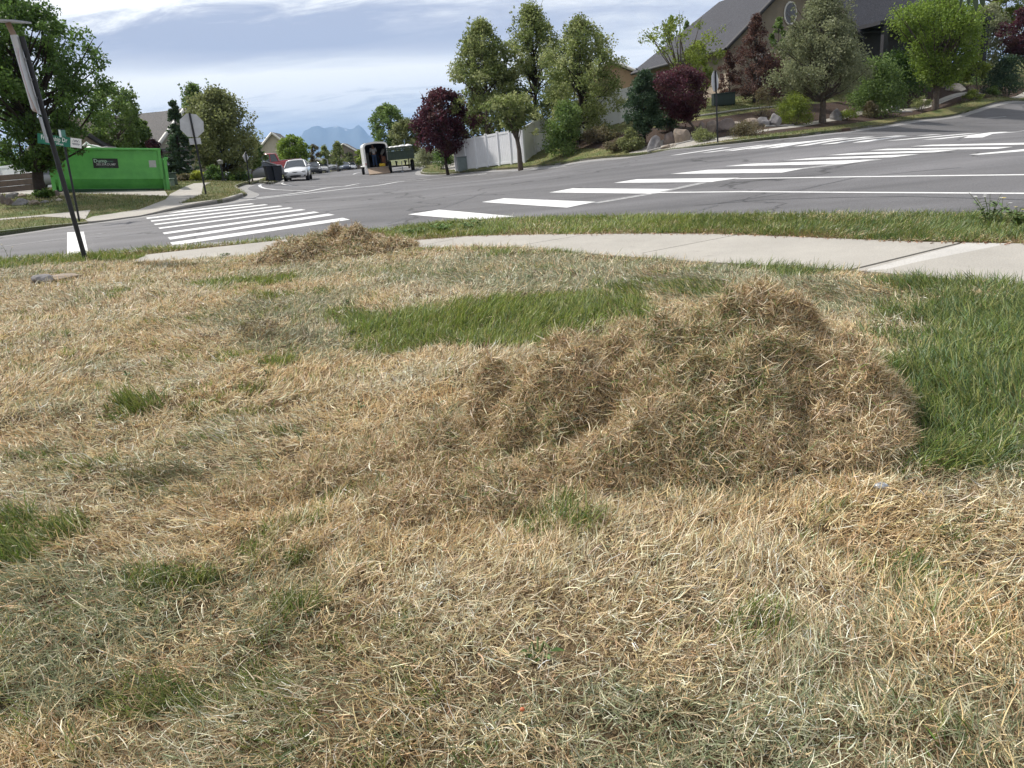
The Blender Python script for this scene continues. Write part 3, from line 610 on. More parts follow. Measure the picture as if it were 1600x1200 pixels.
# ---- left foreground sign post (flashing stop sign seen edge on, solar panel on top)
def solar_stop():
    D = 10.3; b = base(130, 392, D); t = at(34, 57, D); root = empty('stop_sign', b, 0, 'stop sign seen edge on with a solar panel on top, nearest post at left', 'sign')
    L_ = leaning(root, b, t); M = MB(); M.tube([(0, 0, -.15), (0, 0, L_)], .030, 12); M.build('pole', M_BLACKP, root)
    a = math.radians(112)                      # plane of the sign almost in line with the view
    Rm = Matrix.Rotation(a, 4, 'Z'); zc = L_-.53
    o8 = octa(.38); s = MB(); s.prism(o8, 1, .050, .054, Rm @ Matrix.Translation((0, 0, zc))); p = s.build('sign_panel', M_SIGNBACK, root)
    f = MB(); f.prism([(x*.995, y*.995) for x, y in o8], 1, .0545, .0565, Rm @ Matrix.Translation((0, 0, zc))); f.build('sign_face', M_RED, p)
    s = MB(); s.prism(octa(.38), 1, -.030, -.026, Rm @ Matrix.Translation((-.055, -.045, zc))); 
    c = MB(); c.tube([(-.078, -.02, L_-.84), (-.078, -.02, L_+.02)], .043, 12); c.ball((-.078, -.02, L_-.84), .043); c.build('battery_tube', M_SIGNBACK, root)
    for z in (L_-.26, L_-.50, L_-.72): g = MB(); g.box((-.04, -.01, z), (.10, .035, .03)); g.build('clamp', M_GALV, root)
    k = MB(); k.prism([(-.13, -.16), (.13, -.16), (.13, .16), (-.13, .16)], 1, .050, .054, Rm @ Matrix.Translation((0, 0, L_-1.10))); k.build('small_plate', M_SIGNBACK, root)
    q = MB(); q.tube([(-.078, -.02, L_+.01), (-.11, -.02, L_+.16)], .034, 10); q.build('panel_neck', mat('rusty_bracket', (.30, .22, .17), .7), root)
    R2 = Matrix.Translation((-.15, 0, L_+.19)) @ Matrix.Rotation(math.radians(8), 4, 'Y') @ Matrix.Rotation(math.radians(4), 4, 'X')
    q = MB(); q.box((0, 0, 0), (.44, .36, .022), R2); sp = q.build('solar_panel', M_GALV, root); q = MB(); q.box((0, 0, .013), (.41, .33, .004), R2); q.build('solar_cells', mat('solar_cell', (.02, .03, .07), .2), sp)
solar_stop()
# ---- street name sign beyond
def name_sign():
    D = 19.5; b = base(122, 338, D); t = at(99, 218, D); root = empty('street_name_sign', b, 0, 'green street name sign reading Friendship Dr on a thin dark pole before the green dumpster', 'sign')
    L_ = leaning(root, b, t); k = mpp(D); M = MB(); M.tube([(0, 0, -.15), (0, 0, L_)], .026, 10); M.build('pole', M_BLACKP, root)
    az = facing(b); T = Matrix.Rotation(az+math.radians(-6), 4, 'Z') @ Matrix.Rotation(math.radians(9.5), 4, 'Y'); T = T.to_4x4()
    h = Vector((0, 0, L_))
    def panel(nm, x0, x1, z0, z1, y, mt, par, th=.006, TT=T):
        m = MB(); m.box(((x0+x1)/2, y, (z0+z1)/2), (x1-x0, th, z1-z0), Matrix.Translation(h) @ TT); return m.build(nm, mt, par)
    x0, x1, x2 = -31*k, 9*k, 22.5*k; z1 = 4*k; z0 = -9.5*k
    bl = panel('blade', x0, x1, z0, z1, -.035, M_SGREEN, root); panel('logo_plate', x1, x2, z0+.01, z1, -.035, M_WHITE, bl)
    def txt(body, size, x, z, mt, sx=1.0):
        o = text(body, size, mt, bl, (0, 0, 0), sx=1); o.matrix_local = Matrix.Translation(h) @ T @ Matrix.Translation((x, -.041, z)) @ Matrix.Rotation(math.pi/2, 4, 'X') @ Matrix.Diagonal((sx, 1, 1, 1)); return o
    txt('Friendship Dr', .150, (x0+x1)/2, -.015, M_WHITE, .66); txt('780 West', .075, (x0+x1)/2+.05, -.118, M_WHITE, .95)
    M_GT = mat('sign_grey_ink', (.12, .12, .15), .5); txt('-W-', .085, (x1+x2)/2, .0, M_GT, 1.2); g = MB(); g.box((0, 0, 0), (.17, .004, .012)); g.box((0, 0, -.022), (.14, .004, .010)); q = g.build('fine_print', M_GT, bl); q.matrix_local = Matrix.Translation(h) @ T @ Matrix.Translation(((x1+x2)/2, -.041, -.06))
    T2 = Matrix.Rotation(az+math.radians(78), 4, 'Z'); hh = .135
    m = MB(); m.box((0, 0, hh), (.70, .006, .19), Matrix.Translation(h) @ T2); c = m.build('cross_blade', M_SGREEN, root)
    m = MB(); m.box((-.25, -.005, hh), (.20, .006, .17), Matrix.Translation(h) @ T2); m.build('logo_plate', M_WHITE, c)
    m = MB(); m.tube([(0, 0, L_-.02), (0, 0, L_+.05)], .04, 10); m.build('bracket', M_BLACKP, root); m = MB(); m.box((0, 0, L_+.235), (.09, .09, .03)); m.build('cap', M_BLACKP, root)
name_sign()
def back_sign(px, py, D, tx, ty, label, shape, cxy, size, yaw, plate=None, bar_=False, name='stop_sign'):
    b = base(px, py, D); t = at(tx, ty, D); root = empty(name, b, 0, label, 'sign'); L_ = leaning(root, b, t); M = MB(); M.tube([(0, 0, -.1), (0, 0, L_)], .032, 10); M.build('pole', M_BLACKP, root)
    c = at(cxy[0], cxy[1], D)-b; zc = c.length; Rm = Matrix.Rotation(facing(b)+yaw, 4, 'Z') @ Matrix.Rotation(math.radians(8), 4, 'Y')
    poly = octa(size) if shape == 8 else [(0, -size), (size, 0), (0, size), (-size, 0)]
    s = MB(); s.prism(poly, 1, .034, .038, Matrix.Translation((0, 0, zc)) @ Rm); p = s.build('sign_panel', M_SIGNBACK, root)
    s = MB(); s.prism([(x*.99, y*.99) for x, y in poly], 1, .0385, .041, Matrix.Translation((0, 0, zc)) @ Rm); s.build('sign_face', M_RED if shape == 8 else M_AMBER, p)
    if bar_: s = MB(); s.tube([(-.16, .02, zc-.22), (-.16, .02, zc+.30)], .022, 6, Matrix.Identity(4)); s.build('lamp_housing', M_GALV, root)
    if plate: s = MB(); s.box((0, .036, zc-size-.13), (.36, .004, .20), Rm.to_4x4() if False else Matrix.Rotation(facing(b)+yaw, 4, 'Z')); s.build('small_plate', M_SIGNBACK, root)
    return root
back_sign(323, 309, 26, 296, 176, 'grey back of an octagonal stop sign on a leaning pole right of the dumpster', 8, (300, 196), .36, .1, plate=1, bar_=True)
back_sign(389, 281, 40, 384, 238, 'small diamond road sign seen from behind below the dense tree down the street', 4, (387, 245.5), .27, .95, name='warning_sign')
back_sign(1121.5, 222.5, 30.5, 1118, 110, 'stop sign on a thin black pole turned nearly edge on before the boulder bed', 8, (1119, 127), .37, 1.22)
def lamp_post():
    b = base(351, 288.5, 38); root = empty('post_light', b, 0, 'short black garden post light beside the far corner sidewalk', 'lamp post'); H = up(346, 250, 38)-b.z
    M = MB(); M.box((0, 0, .06), (.2, .2, .12)); M.tube([(0, 0, 0), (0, 0, H*.82)], .05, 8); M.build('post', M_BLACKP, root)
    M = MB(); M.box((0, 0, H*.9), (.17, .17, H*.16), taper=-.25); M.build('lantern', mat('lantern_glass', (.25, .25, .24), .3), root); M = MB(); M.box((0, 0, H*1.0), (.26, .26, .07), taper=.8); M.build('cap', M_BLACKP, root)
lamp_post()
# ---- dumpster
def dumpster():
    D = 29.6; k = mpp(D)/1.03*1.012; M_G = mat('green_steel', (.125, .46, .095), .42, var=.10, scale=2.2, bump=.06, bscale=8, spec=.5, color2=(.075, .32, .065))
    c = at(176, 301.5, D); gz = float(ground_z(c.x, c.y)[0]); root = empty('dumpster', (c.x, c.y, c.z), 0, 'bright green roll-off dumpster filled with rubbish on the corner driveway', 'dumpster')
    root.rotation_euler = (Matrix.Rotation(facing(c)*.93, 3, 'Z') @ Matrix.Rotation(math.radians(5.3), 3, 'Y')).to_euler()
    x0, x1 = -76*k, 79*k; h = 62*k; w = 2.2; xs = -68*k; z1 = 20*k; zf = .10
    def box(nm, a, b_, mt=M_G, par=root, **kw):
        m = MB(); m.box([(a[i]+b_[i])/2 for i in range(3)], [abs(b_[i]-a[i]) for i in range(3)], **kw); return m.build(nm, mt, par)
    m = MB()
    xe = x1-9*k
    m.prism([(0, z1), (0, h), (.05, h), (.05, z1+.0), (.26, zf+.05), (.21, zf+.05)], 0, x0+5*k, xe)        # near side: upright above, sloping in below
    m.prism([(w, z1), (w, h), (w-.05, h), (w-.05, z1), (w-.26, zf+.05), (w-.21, zf+.05)], 0, x0+5*k, xe)
    m.box(((x0+xe)/2, w/2, zf+.08), (xe-x0-.1, w-.4, .06)); sh = m.build('body', M_G, root)
    box('end_wall', (xe, .05, zf), (x1-2*k, w-.05, h*.80)); box('end_wall', (x0, .02, zf), (x0+5*k, w-.02, h*.86))
    m = MB(); m.box(((x0+xe)/2+2*k, .0, h), (xe-x0-2*k, .12, .09), bev=.02); m.box(((x0+xe)/2, w, h), (xe-x0, .12, .09), bev=.02); m.box((xe, w/2, h-.002), (.10, w, .085)); m.box((x0+5*k, w/2, h-.002), (.10, w, .085)); m.build('top_rail', M_G, root)
    for a_, b_, v_ in (((xe-.02, -.02, (z1+h)/2), (.10, .08, h-z1), 0), ((x0+10*k, .02, h*.5), (.08, .06, h-.2), 0), ((x1-3*k, .0, h*.40), (.12, .10, h*.78), .02), ((x1-1.5*k, .02, h*.80), (.16, .14, .10), .02)): m = MB(); m.box(a_, b_, bev=v_); m.build('post', M_G, root)
    m = MB(); m.box(((x0+x1)/2, .12, zf-.01), (x1-x0-.1, .12, .12)); m.box(((x0+x1)/2, w-.12, zf-.01), (x1-x0-.1, .12, .12)); m.build('skid_rail', mat('dark_green_steel', (.012, .05, .02), .6), root)
    for zz in (h*.25, h*.55): box('ladder_rung', (x0+1*k, -.05, zz), (x0+9*k, -.02, zz+.03))
    M_K = mat('decal_black', (.012, .014, .014), .4); M_LG = mat('decal_grey', (.45, .47, .46), .5); M_MINT = mat('decal_mint', (.42, .62, .50), .5)
    def X(px): return (px-176)*k
    s = MB(); s.box((X(172.5), -.008, h-20*k), (32.5*k, .006, 13.5*k)); s = s.build('company_sign', M_K, root)
    text('Dump', .17, M_MINT, s, (X(166), -.014, h-16.8*k), sx=1.05); g = MB(); g.box((X(178.5), -.013, h-17.4*k), (9*k, .004, 2.0*k)); g.box((X(172.7), -.013, h-25.4*k), (20*k, .004, .9*k)); g.build('fine_print', mat('decal_dim', (.05, .11, .08), .5, var=.5, scale=14), s)
    text('385.554.DUMP', .115, M_LG, s, (X(172.7), -.014, h-21.7*k), sx=.92)
    s = MB(); s.prism([(X(112.5)+4.8*k*math.cos(i*math.pi/9), h-19.5*k+4.8*k*math.sin(i*math.pi/9)) for i in range(18)], 1, -.011, -.005); s = s.build('round_decal', M_K, root); g = MB(); g.box((X(112.5), -.013, h-18.2*k), (6.6*k, .004, 1.9*k)); g.box((X(112.5), -.013, h-21*k), (4.2*k, .004, 1.9*k)); g.build('print', M_LG, s)
    s = MB(); s.box((X(234.5), -.008, h-20.5*k), (9.5*k, .006, 10*k)); s.build('notice_plate', M_LG, root); s = MB(); s.box((X(119.5), -.008, h-7*k), (7*k, .006, 3*k)); s.build('warning_decal', M_AMBER, root)
    # rubbish heaped inside
    g = random.Random(4)
    for i in range(9):
        m = MB(); xx = x0+(.15+.8*g.random())*(xe-x0); m.ball((xx, w*.5+g.uniform(-.5, .3), h-.12), (g.uniform(.25, .5), g.uniform(.25, .4), g.uniform(.16, .30)), 9, 6, jit=.14, seed=i)
        o = m.build('rubbish_bag', [M_PLAST, M_WHITE, M_LG][i % 3]); o.matrix_world = root.matrix_basis.copy(); tag(o, ['black rubbish bag heaped in the green dumpster', 'white rubbish bag heaped in the green dumpster', 'grey rubbish bag heaped in the green dumpster'][i % 3], 'rubbish bag', 'rubbish bags piled in the green dumpster')
    for i, (a, b_) in enumerate([((X(135), .5, h-.1), (X(150), .7, h+.22)), ((X(150), .7, h+.26), (X(163), .5, h-.05)), ((X(152), .4, h+.16), (X(170), .6, h+.05))]):
        m = MB(); m.tube([a, b_], .035, 6); o = m.build('scrap_frame', M_WHITE); o.matrix_world = root.matrix_basis.copy(); tag(o, 'pale bent scrap bar sticking out of the green dumpster', 'scrap', 'scrap bars on top of the dumpster')
    return root
dumpster()
# ---- vehicles; local axes: x forward, y left, z up
def sec(x, zb, zt, w, tuck=.84, crown=.05):
    return [(x, -w*.80, zb), (x, -w*.97, zb+.12), (x, -w, (zb+zt)/2), (x, -w*.985, zt-.12), (x, -w*tuck, zt-.01), (x, -w*.4, zt+crown*.7), (x, 0, zt+crown), (x, w*.4, zt+crown*.7), (x, w*tuck, zt-.01), (x, w*.985, zt-.12), (x, w, (zb+zt)/2), (x, w*.97, zb+.12), (x, w*.80, zb)]
def wheel(root, x, y, r, w, mt=None, name='wheel'):
    e = MB(); s = 1 if y > 0 else -1
    prof = [(r*.62, -w/2), (r*.92, -w/2), (r, -w*.32), (r, w*.32), (r*.92, w/2), (r*.62, w/2)]; n = 20; vs = []; fs = []
    for i in range(n):
        a = 2*math.pi*i/n
        for (rr_, yy) in prof: vs.append((x+rr_*math.cos(a), y+yy, r+rr_*math.sin(a)))
    for i in range(n):
        j = (i+1) % n
        for k in range(5): fs.append((i*6+k, j*6+k, j*6+k+1, i*6+k+1))
    e.add(vs, fs, True); t = e.build(name, M_RUB, root)
    m = MB(); m.tube([(x, y-w*.36, r), (x, y+w*.36, r)], r*.62, 16)
    for i in range(5):
        a = i*2*math.pi/5; m.tube([(x+r*.1*math.cos(a), y+s*w*.40, r+r*.1*math.sin(a)), (x+r*.55*math.cos(a), y+s*w*.40, r+r*.55*math.sin(a))], r*.07, 5)
    m.build('rim', mt or M_CHROME, t); return t
def car(name, label, px, py, D, heading, paint, kind='sedan', scale=1.0, group=None, cat='car', snap=True, loc=None):
    p = loc or base(px, py, D, True); root = empty(name, p, heading, label, cat, group, scale)
    spec = {'sedan': dict(L=4.5, w=.88, st=[(-2.25, .34, .78, .70), (-2.15, .24, .98, .82), (-1.6, .22, 1.02, .87), (-.8, .20, .96, .88), (.4, .20, .94, .88), (1.0, .20, .95, .88), (1.7, .22, .84, .85), (2.1, .24, .70, .78), (2.25, .32, .56, .64)], roof=[(-1.75, 1.02, .70), (-.95, 1.38, .60), (-.2, 1.46, .60), (.35, 1.42, .60), (1.15, .96, .74)], base=.95),
            'suv': dict(L=4.6, w=.93, st=[(-2.3, .36, 1.00, .80), (-2.22, .30, 1.10, .88), (-1.6, .28, 1.10, .92), (0, .28, 1.08, .93), (1.05, .28, 1.08, .93), (1.8, .30, 1.00, .90), (2.15, .32, .86, .84), (2.3, .40, .70, .72)], roof=[(-2.2, 1.10, .78), (-1.95, 1.62, .68), (-1.0, 1.74, .68), (.3, 1.72, .67), (1.2, 1.08, .78)], base=1.08),
            'pickup': dict(L=5.4, w=.96, st=[(-2.7, .50, 1.16, .88), (-2.65, .42, 1.18, .95), (-1.0, .40, 1.18, .96), (-.2, .40, 1.16, .96), (1.1, .40, 1.16, .96), (2.2, .42, 1.10, .92), (2.65, .46, 1.00, .86), (2.72, .52, .80, .80)], roof=[(-.85, 1.18, .80), (-.65, 1.78, .70), (.3, 1.82, .70), (1.15, 1.16, .80)], base=1.16)}[kind]
    m = MB(); m.loft([sec(*s) for s in spec['st']]); m.build('body', paint, root)
    g = MB(); rf = spec['roof']; bz = spec['base']-.02; secs = []
    for (x, z, w) in rf:
        wb = spec['w']*.88; secs.append([(x, -wb, bz), (x, -w-(wb-w)*.35, bz+(z-bz)*.6), (x, -w, z-.03), (x, -w*.6, z), (x, w*.6, z), (x, w, z-.03), (x, w+(wb-w)*.35, bz+(z-bz)*.6), (x, wb, bz)])
    g.loft(secs, smooth=False); gl = g.build('windows', M_GLASS, root)
    g = MB(); rs = [[(x, -w*1.01, z-.05), (x, -w*.99, z-.012), (x, -w*.5, z+.03), (x, 0, z+.04), (x, w*.5, z+.03), (x, w*.99, z-.012), (x, w*1.01, z-.05)] for (x, z, w) in rf[1:-1]]
    g.loft(rs); g.build('roof', paint, root)
    for s in (-1, 1):
        wb = spec['w']*.89; a = rf[0]; b1 = rf[1]; c1 = rf[-2]; d1 = rf[-1]; xm = (b1[0]+c1[0])/2
        for P_, r_ in (([(d1[0]+.02, s*wb, d1[1]), (c1[0], s*(c1[2]+.005), c1[1]-.02)], .035), ([(a[0], s*wb, a[1]), (b1[0], s*(b1[2]+.005), b1[1]-.02)], .06), ([(xm, s*(wb+.01), bz), (xm, s*(rf[1][2]+.012), rf[1][1]-.02)], .035)): g = MB(); g.tube(P_, r_, 6); g.build('pillar', paint, root)
    L2 = spec['st'][-1][0]; B2 = spec['st'][0][0]; zt = spec['st'][-2][2]; tall = kind != 'sedan'; zl = .66 if not tall else .88; w = spec['w']
    for s in (-1, 1):
        h = MB(); h.ball((L2-.12, s*w*.70, zl), (.13, .17, .075), 10, 6); h.build('headlight', M_LAMPW, root)
        h = MB(); h.ball((B2+.06, s*w*.78, zl+.16), (.07, .13, .09) if kind != 'suv' else (.08, .08, .30), 10, 6); h.build('tail_light', M_LAMPR, root)
        h = MB(); h.ball((.95 if kind != 'pickup' else 1.0, s*(w+.10), spec['base']+.07), (.07, .11, .075), 8, 6); h.build('wing_mirror', paint, root)
    h = MB(); h.ball((L2-.05, 0, zl-.06), (.06, .30, .045), 12, 6); h.ball((L2-.035, 0, .36 if not tall else .52), (.07, .50, .085), 12, 6); h.build('grille', M_PLAST, root)
    for s in (-1, 1): h = MB(); h.ball((L2-.09, s*w*.72, .36 if not tall else .5), (.07, .10, .05), 8, 6); h.build('fog_lamp', M_PLAST, root)
    h = MB(); h.box((B2-.005, 0, .55 if not tall else .72), (.02, .31, .155)); h.build('licence_plate', M_WHITE, root)
    r = .32 if kind == 'sedan' else .37; xw = (1.42, -1.38) if kind != 'pickup' else (1.75, -1.65)
    for x in xw:
        for s in (-1, 1):
            a = MB(); a.tube([(x, s*(w-.22), r+.02), (x, s*(w+.004), r+.02)], r*1.16, 18); a.build('wheel_arch', M_PLAST, root); wheel(root, x, s*(w-.10), r, .21)
    if kind == 'pickup': h = MB(); h.box((-1.75, 0, 1.19), (1.7, 1.60, .03)); h.build('bed_liner', M_PLAST, root)
    return root
def paint(nm, c): return mat(nm, c, .28, .0, var=.03, scale=3, coat=.8)
P_WHITE = paint('white_car_paint', (.74, .75, .77)); P_BLACK = paint('black_car_paint', (.02, .022, .028)); P_GREY = paint('grey_car_paint', (.22, .23, .25)); P_RED = paint('red_car_paint', (.34, .02, .022)); P_SILV = paint('silver_car_paint', (.45, .46, .48)); P_BLUE = paint('dark_blue_paint', (.03, .045, .075))
def hd(x, y): return math.atan2(y, x)
car('parked_car', 'white sedan facing the camera on the street beside the two dark bins', 467, 281.5, 58, hd(.16, -1), P_WHITE, 'sedan', cat='car')
car('pickup_truck', 'red pickup truck parked in the driveway behind the two dark bins', 421, 274, 66, hd(-.97, -.24), P_RED, 'pickup', cat='truck', loc=base(424, 275.5, 66))
g_ = 'cars parked along the far kerb'
for (px, py, D, k, pt, lb) in [(491, 271.5, 98, 'sedan', P_BLACK, 'dark sedan parked at the kerb directly behind the white sedan'), (504, 270, 108, 'sedan', P_SILV, 'silver car half hidden between two dark cars along the kerb'), (521, 268.5, 118, 'suv', P_GREY, 'dark grey car third in the row parked along the far kerb'), (540, 266, 138, 'sedan', P_BLUE, 'dark blue sedan with pale windscreen near the end of the parked row'), (549, 265, 150, 'sedan', P_WHITE, 'small white car last in the row along the far kerb')]:
    car('parked_car', lb, px, py, D, hd(.3, -1), pt, k, group=g_)
car('parked_car', 'white car parked far down the street just left of the cargo trailer', 567, 263.5, 172, hd(.25, -1), P_WHITE, 'suv')
car('parked_car', 'white wagon with red tail lamps parked beyond the right end of the dumpster', 262, 287, 40, hd(-.85, .5), P_WHITE, 'suv', .80, loc=base(256, 292, 46))
car('parked_car', 'grey hatchback parked behind the left end of the dumpster', 92, 296, 37, hd(-1, -.4), P_GREY, 'suv', .62, loc=base(98, 297, 37))
car('parked_car', 'dark sedan under the dense tree beside the driveway', 398, 279, 56, hd(-.9, -.4), P_GREY, 'sedan', .9, loc=base(398, 279.5, 55))
# ---- enclosed trailer with people inside, and the green trailer
def cargo_trailer():
    D = 60.5; p = base(592, 272, D, True); rz = facing(p)+math.radians(4); root = empty('cargo_trailer', p, rz, 'white enclosed cargo trailer with its rear ramp door lowered', 'trailer'); W2, H, L_, zf = .95, 2.35, 4.2, .45
    def prof(w, h, r): return [(-w, 0), (w, 0), (w, h-r), (w-r*.3, h-r*.35), (w-r, h), (0, h+.06), (-w+r, h), (-w+r*.3, h-r*.35), (-w, h-r)]
    o = prof(W2, H-zf, .28); i_ = [(x*.86, z*.90+.06) for x, z in prof(W2, H-zf, .2)]; m = MB(); n = len(o); vs = []
    for (y, P) in ((0, o), (L_, o), (0, i_), (L_-.1, i_)): vs += [(x, y, zf+z) for x, z in P]
    fs = [(k, (k+1) % n, n+(k+1) % n, n+k) for k in range(n)]+[tuple(n+k for k in range(n))]+[(2*n+k, 2*n+(k+1) % n, (k+1) % n, k) for k in range(n)]+[(3*n+k, 3*n+(k+1) % n, 2*n+(k+1) % n, 2*n+k) for k in range(n)]+[tuple(3*n+k for k in range(n))]
    m.add(vs, fs); m.build('body', M_WHITE, root)
    m = MB(); q = [(x*.855, z*.895+.063) for x, z in prof(W2, H-zf, .2)]; m.add([(x, L_-.13, zf+z) for x, z in q]+[(x, .06, zf+z) for x, z in q], [(k, (k+1) % n, n+(k+1) % n, n+k) for k in range(n)]+[tuple(range(n))]); m.build('lining', mat('trailer_lining', (.06, .05, .045), .9), root)
    m = MB(); m.prism([(-.02, zf-.02), (-.02, zf+.05), (-1.15, .07), (-1.15, .0)], 0, -.80, .80); m.build('ramp', mat('plywood_ramp', (.36, .27, .20), .8, scale=5, color2=(.24, .18, .13)), root)
    for s in (-1, 1): m = MB(); m.box((s*(W2+.13), L_*.45, .62), (.26, 1.0, .10), bev=.04); m.build('fender', M_WHITE, root)
    for s in (-1, 1):
        t = wheel(root, 0, 0, .33, .2, M_WHITE); t.location = (s*(W2+.12), L_*.45, 0); t.rotation_euler = (0, 0, math.pi/2)
        m = MB(); m.box((s*W2*.93, -.012, zf+.35), (.07, .02, .16)); m.build('tail_light', M_LAMPR, root)
    m = MB(); m.tube([(0, L_, .42), (0, L_+1.2, .42)], .05, 6); m.tube([(-.6, L_, .42), (0, L_+1.1, .42)], .04, 6); m.tube([(.6, L_, .42), (0, L_+1.1, .42)], .04, 6); m.build('hitch', M_PLAST, root)
    return root, p, rz, zf
ctr, cp, crz, czf = cargo_trailer()
def person(label, loc, rz, shirt, trousers, skin=(.42, .26, .18), hair=(.04, .03, .02), bend=.15, arm=.5):
    """one continuous skinned body, clothes and hair as children; x right, y forward"""
    root = empty('person', loc, rz, label, 'person')
    def body(nm, J, E_, mt, par, sub=2):
        me = bpy.data.meshes.new(nm); me.from_pydata([j[:3] for j in J], E_, []); o = bpy.data.objects.new(nm, me); COL.objects.link(o)
        m = o.modifiers.new('s', 'SKIN'); me.skin_vertices.new() if not me.skin_vertices else None
        for i, j in enumerate(J): me.skin_vertices[0].data[i].radius = (j[3], j[4] if len(j) > 4 else j[3])
        me.skin_vertices[0].data[0].use_root = True; s = o.modifiers.new('u', 'SUBSURF'); s.levels = s.render_levels = sub
        dg = bpy.context.evaluated_depsgraph_get(); nm_ = bpy.data.meshes.new_from_object(o.evaluated_get(dg)); bpy.data.objects.remove(o)
        q = bpy.data.objects.new(nm, nm_); COL.objects.link(q); nm_.materials.clear(); nm_.materials.append(mt); q.parent = par
        for f in nm_.polygons: f.use_smooth = True
        return q
    b = bend
    J = [(0, 0, .95, .13, .10), (0, b*.3, 1.15, .13, .09), (0, b*.8, 1.38, .15, .10), (0, b, 1.50, .06), (0, b*1.15, 1.60, .07, .08), (0, b*1.2, 1.70, .075, .09),
         (-.19, b*.85, 1.40, .055), (-.25, b*.9+.05, 1.14, .042), (-.22, b+arm*.4, .98, .034), (-.21, b+arm*.55, .95, .028), (.19, b*.85, 1.40, .055), (.25, b*.9+.05, 1.14, .042), (.22, b+arm*.4, 1.0, .034), (.21, b+arm*.55, .98, .028),
         (-.10, 0, .86, .085), (-.11, .03, .48, .06), (-.11, -.02, .09, .042), (-.12, .12, .04, .04, .03), (.10, 0, .86, .085), (.11, .05, .48, .06), (.12, -.0, .09, .042), (.13, .14, .04, .04, .03)]
    Ed = [(0, 1), (1, 2), (2, 3), (3, 4), (4, 5), (2, 6), (6, 7), (7, 8), (8, 9), (2, 10), (10, 11), (11, 12), (12, 13), (0, 14), (14, 15), (15, 16), (16, 17), (0, 18), (18, 19), (19, 20), (20, 21)]
    bd = body('body', J, Ed, mat('skin', skin, .6), root)
    def sub_(idx, ed, grow): return [(*J[i][:3], J[i][3]+grow, (J[i][4] if len(J[i]) > 4 else J[i][3])+grow) for i in idx], ed
    Js, Es = sub_([0, 1, 2, 6, 7, 10, 11], [(0, 1), (1, 2), (2, 3), (3, 4), (2, 5), (5, 6)], .022); body('shirt', Js, Es, mat('shirt', shirt, .85), bd)
    Jt, Et = sub_([0, 14, 15, 16, 18, 19, 20], [(0, 1), (1, 2), (2, 3), (0, 4), (4, 5), (5, 6)], .020); body('trousers', Jt, Et, mat('trousers', trousers, .9), bd)
    h = MB(); h.ball((0, b*1.2-.02, 1.735), (.088, .10, .085), 12, 8); h.build('hair', mat('hair', hair, .8), bd)
    for s in (-1, 1): f = MB(); f.box((s*.125, .07, .035), (.10, .27, .07), bev=.03); f.build('shoe', M_PLAST, bd)
    return root
def in_trailer(x, y, z=0): q = Matrix.Rotation(crz, 3, 'Z') @ Vector((x, y, 0)); return Vector((cp.x+q.x, cp.y+q.y, cp.z+czf+.07+z))
person('person in a white shirt and blue jeans standing inside the white trailer', in_trailer(-.10, 1.1), crz+.15, (.72, .72, .74), (.06, .10, .20))
person('person in a pale shirt bending at the right wall inside the trailer', in_trailer(.52, 1.9, -.12), crz-1.2, (.60, .58, .56), (.20, .07, .05), bend=.35)
def in_box(name, label, cat, x, y, d, mt, par=None):
    p = in_trailer(x, y); r = empty(name, p, crz, label, cat); m = MB(); m.box((0, 0, d[2]/2), d, bev=.03); m.build('casing', mt, r); m = MB(); m.tube([(-d[0]*.35, 0, d[2]), (-d[0]*.35, 0, d[2]+.07), (d[0]*.35, 0, d[2]+.07), (d[0]*.35, 0, d[2])], .015, 5); m.build('handle', M_PLAST, r); return r
in_box('toolbox', 'yellow tool case standing by the doorway of the white trailer', 'toolbox', .38, .35, (.46, .32, .24), mat('yellow_case', (.75, .50, .03), .5))
in_box('crate', 'brown crate against the right wall inside the white trailer', 'crate', .60, 1.1, (.30, .5, .75), mat('brown_crate', (.22, .10, .06), .8))
in_box('crate', 'tall grey crate against the left wall inside the white trailer', 'crate', -.66, 1.3, (.24, .6, 1.1), mat('grey_crate', (.14, .14, .13), .8))
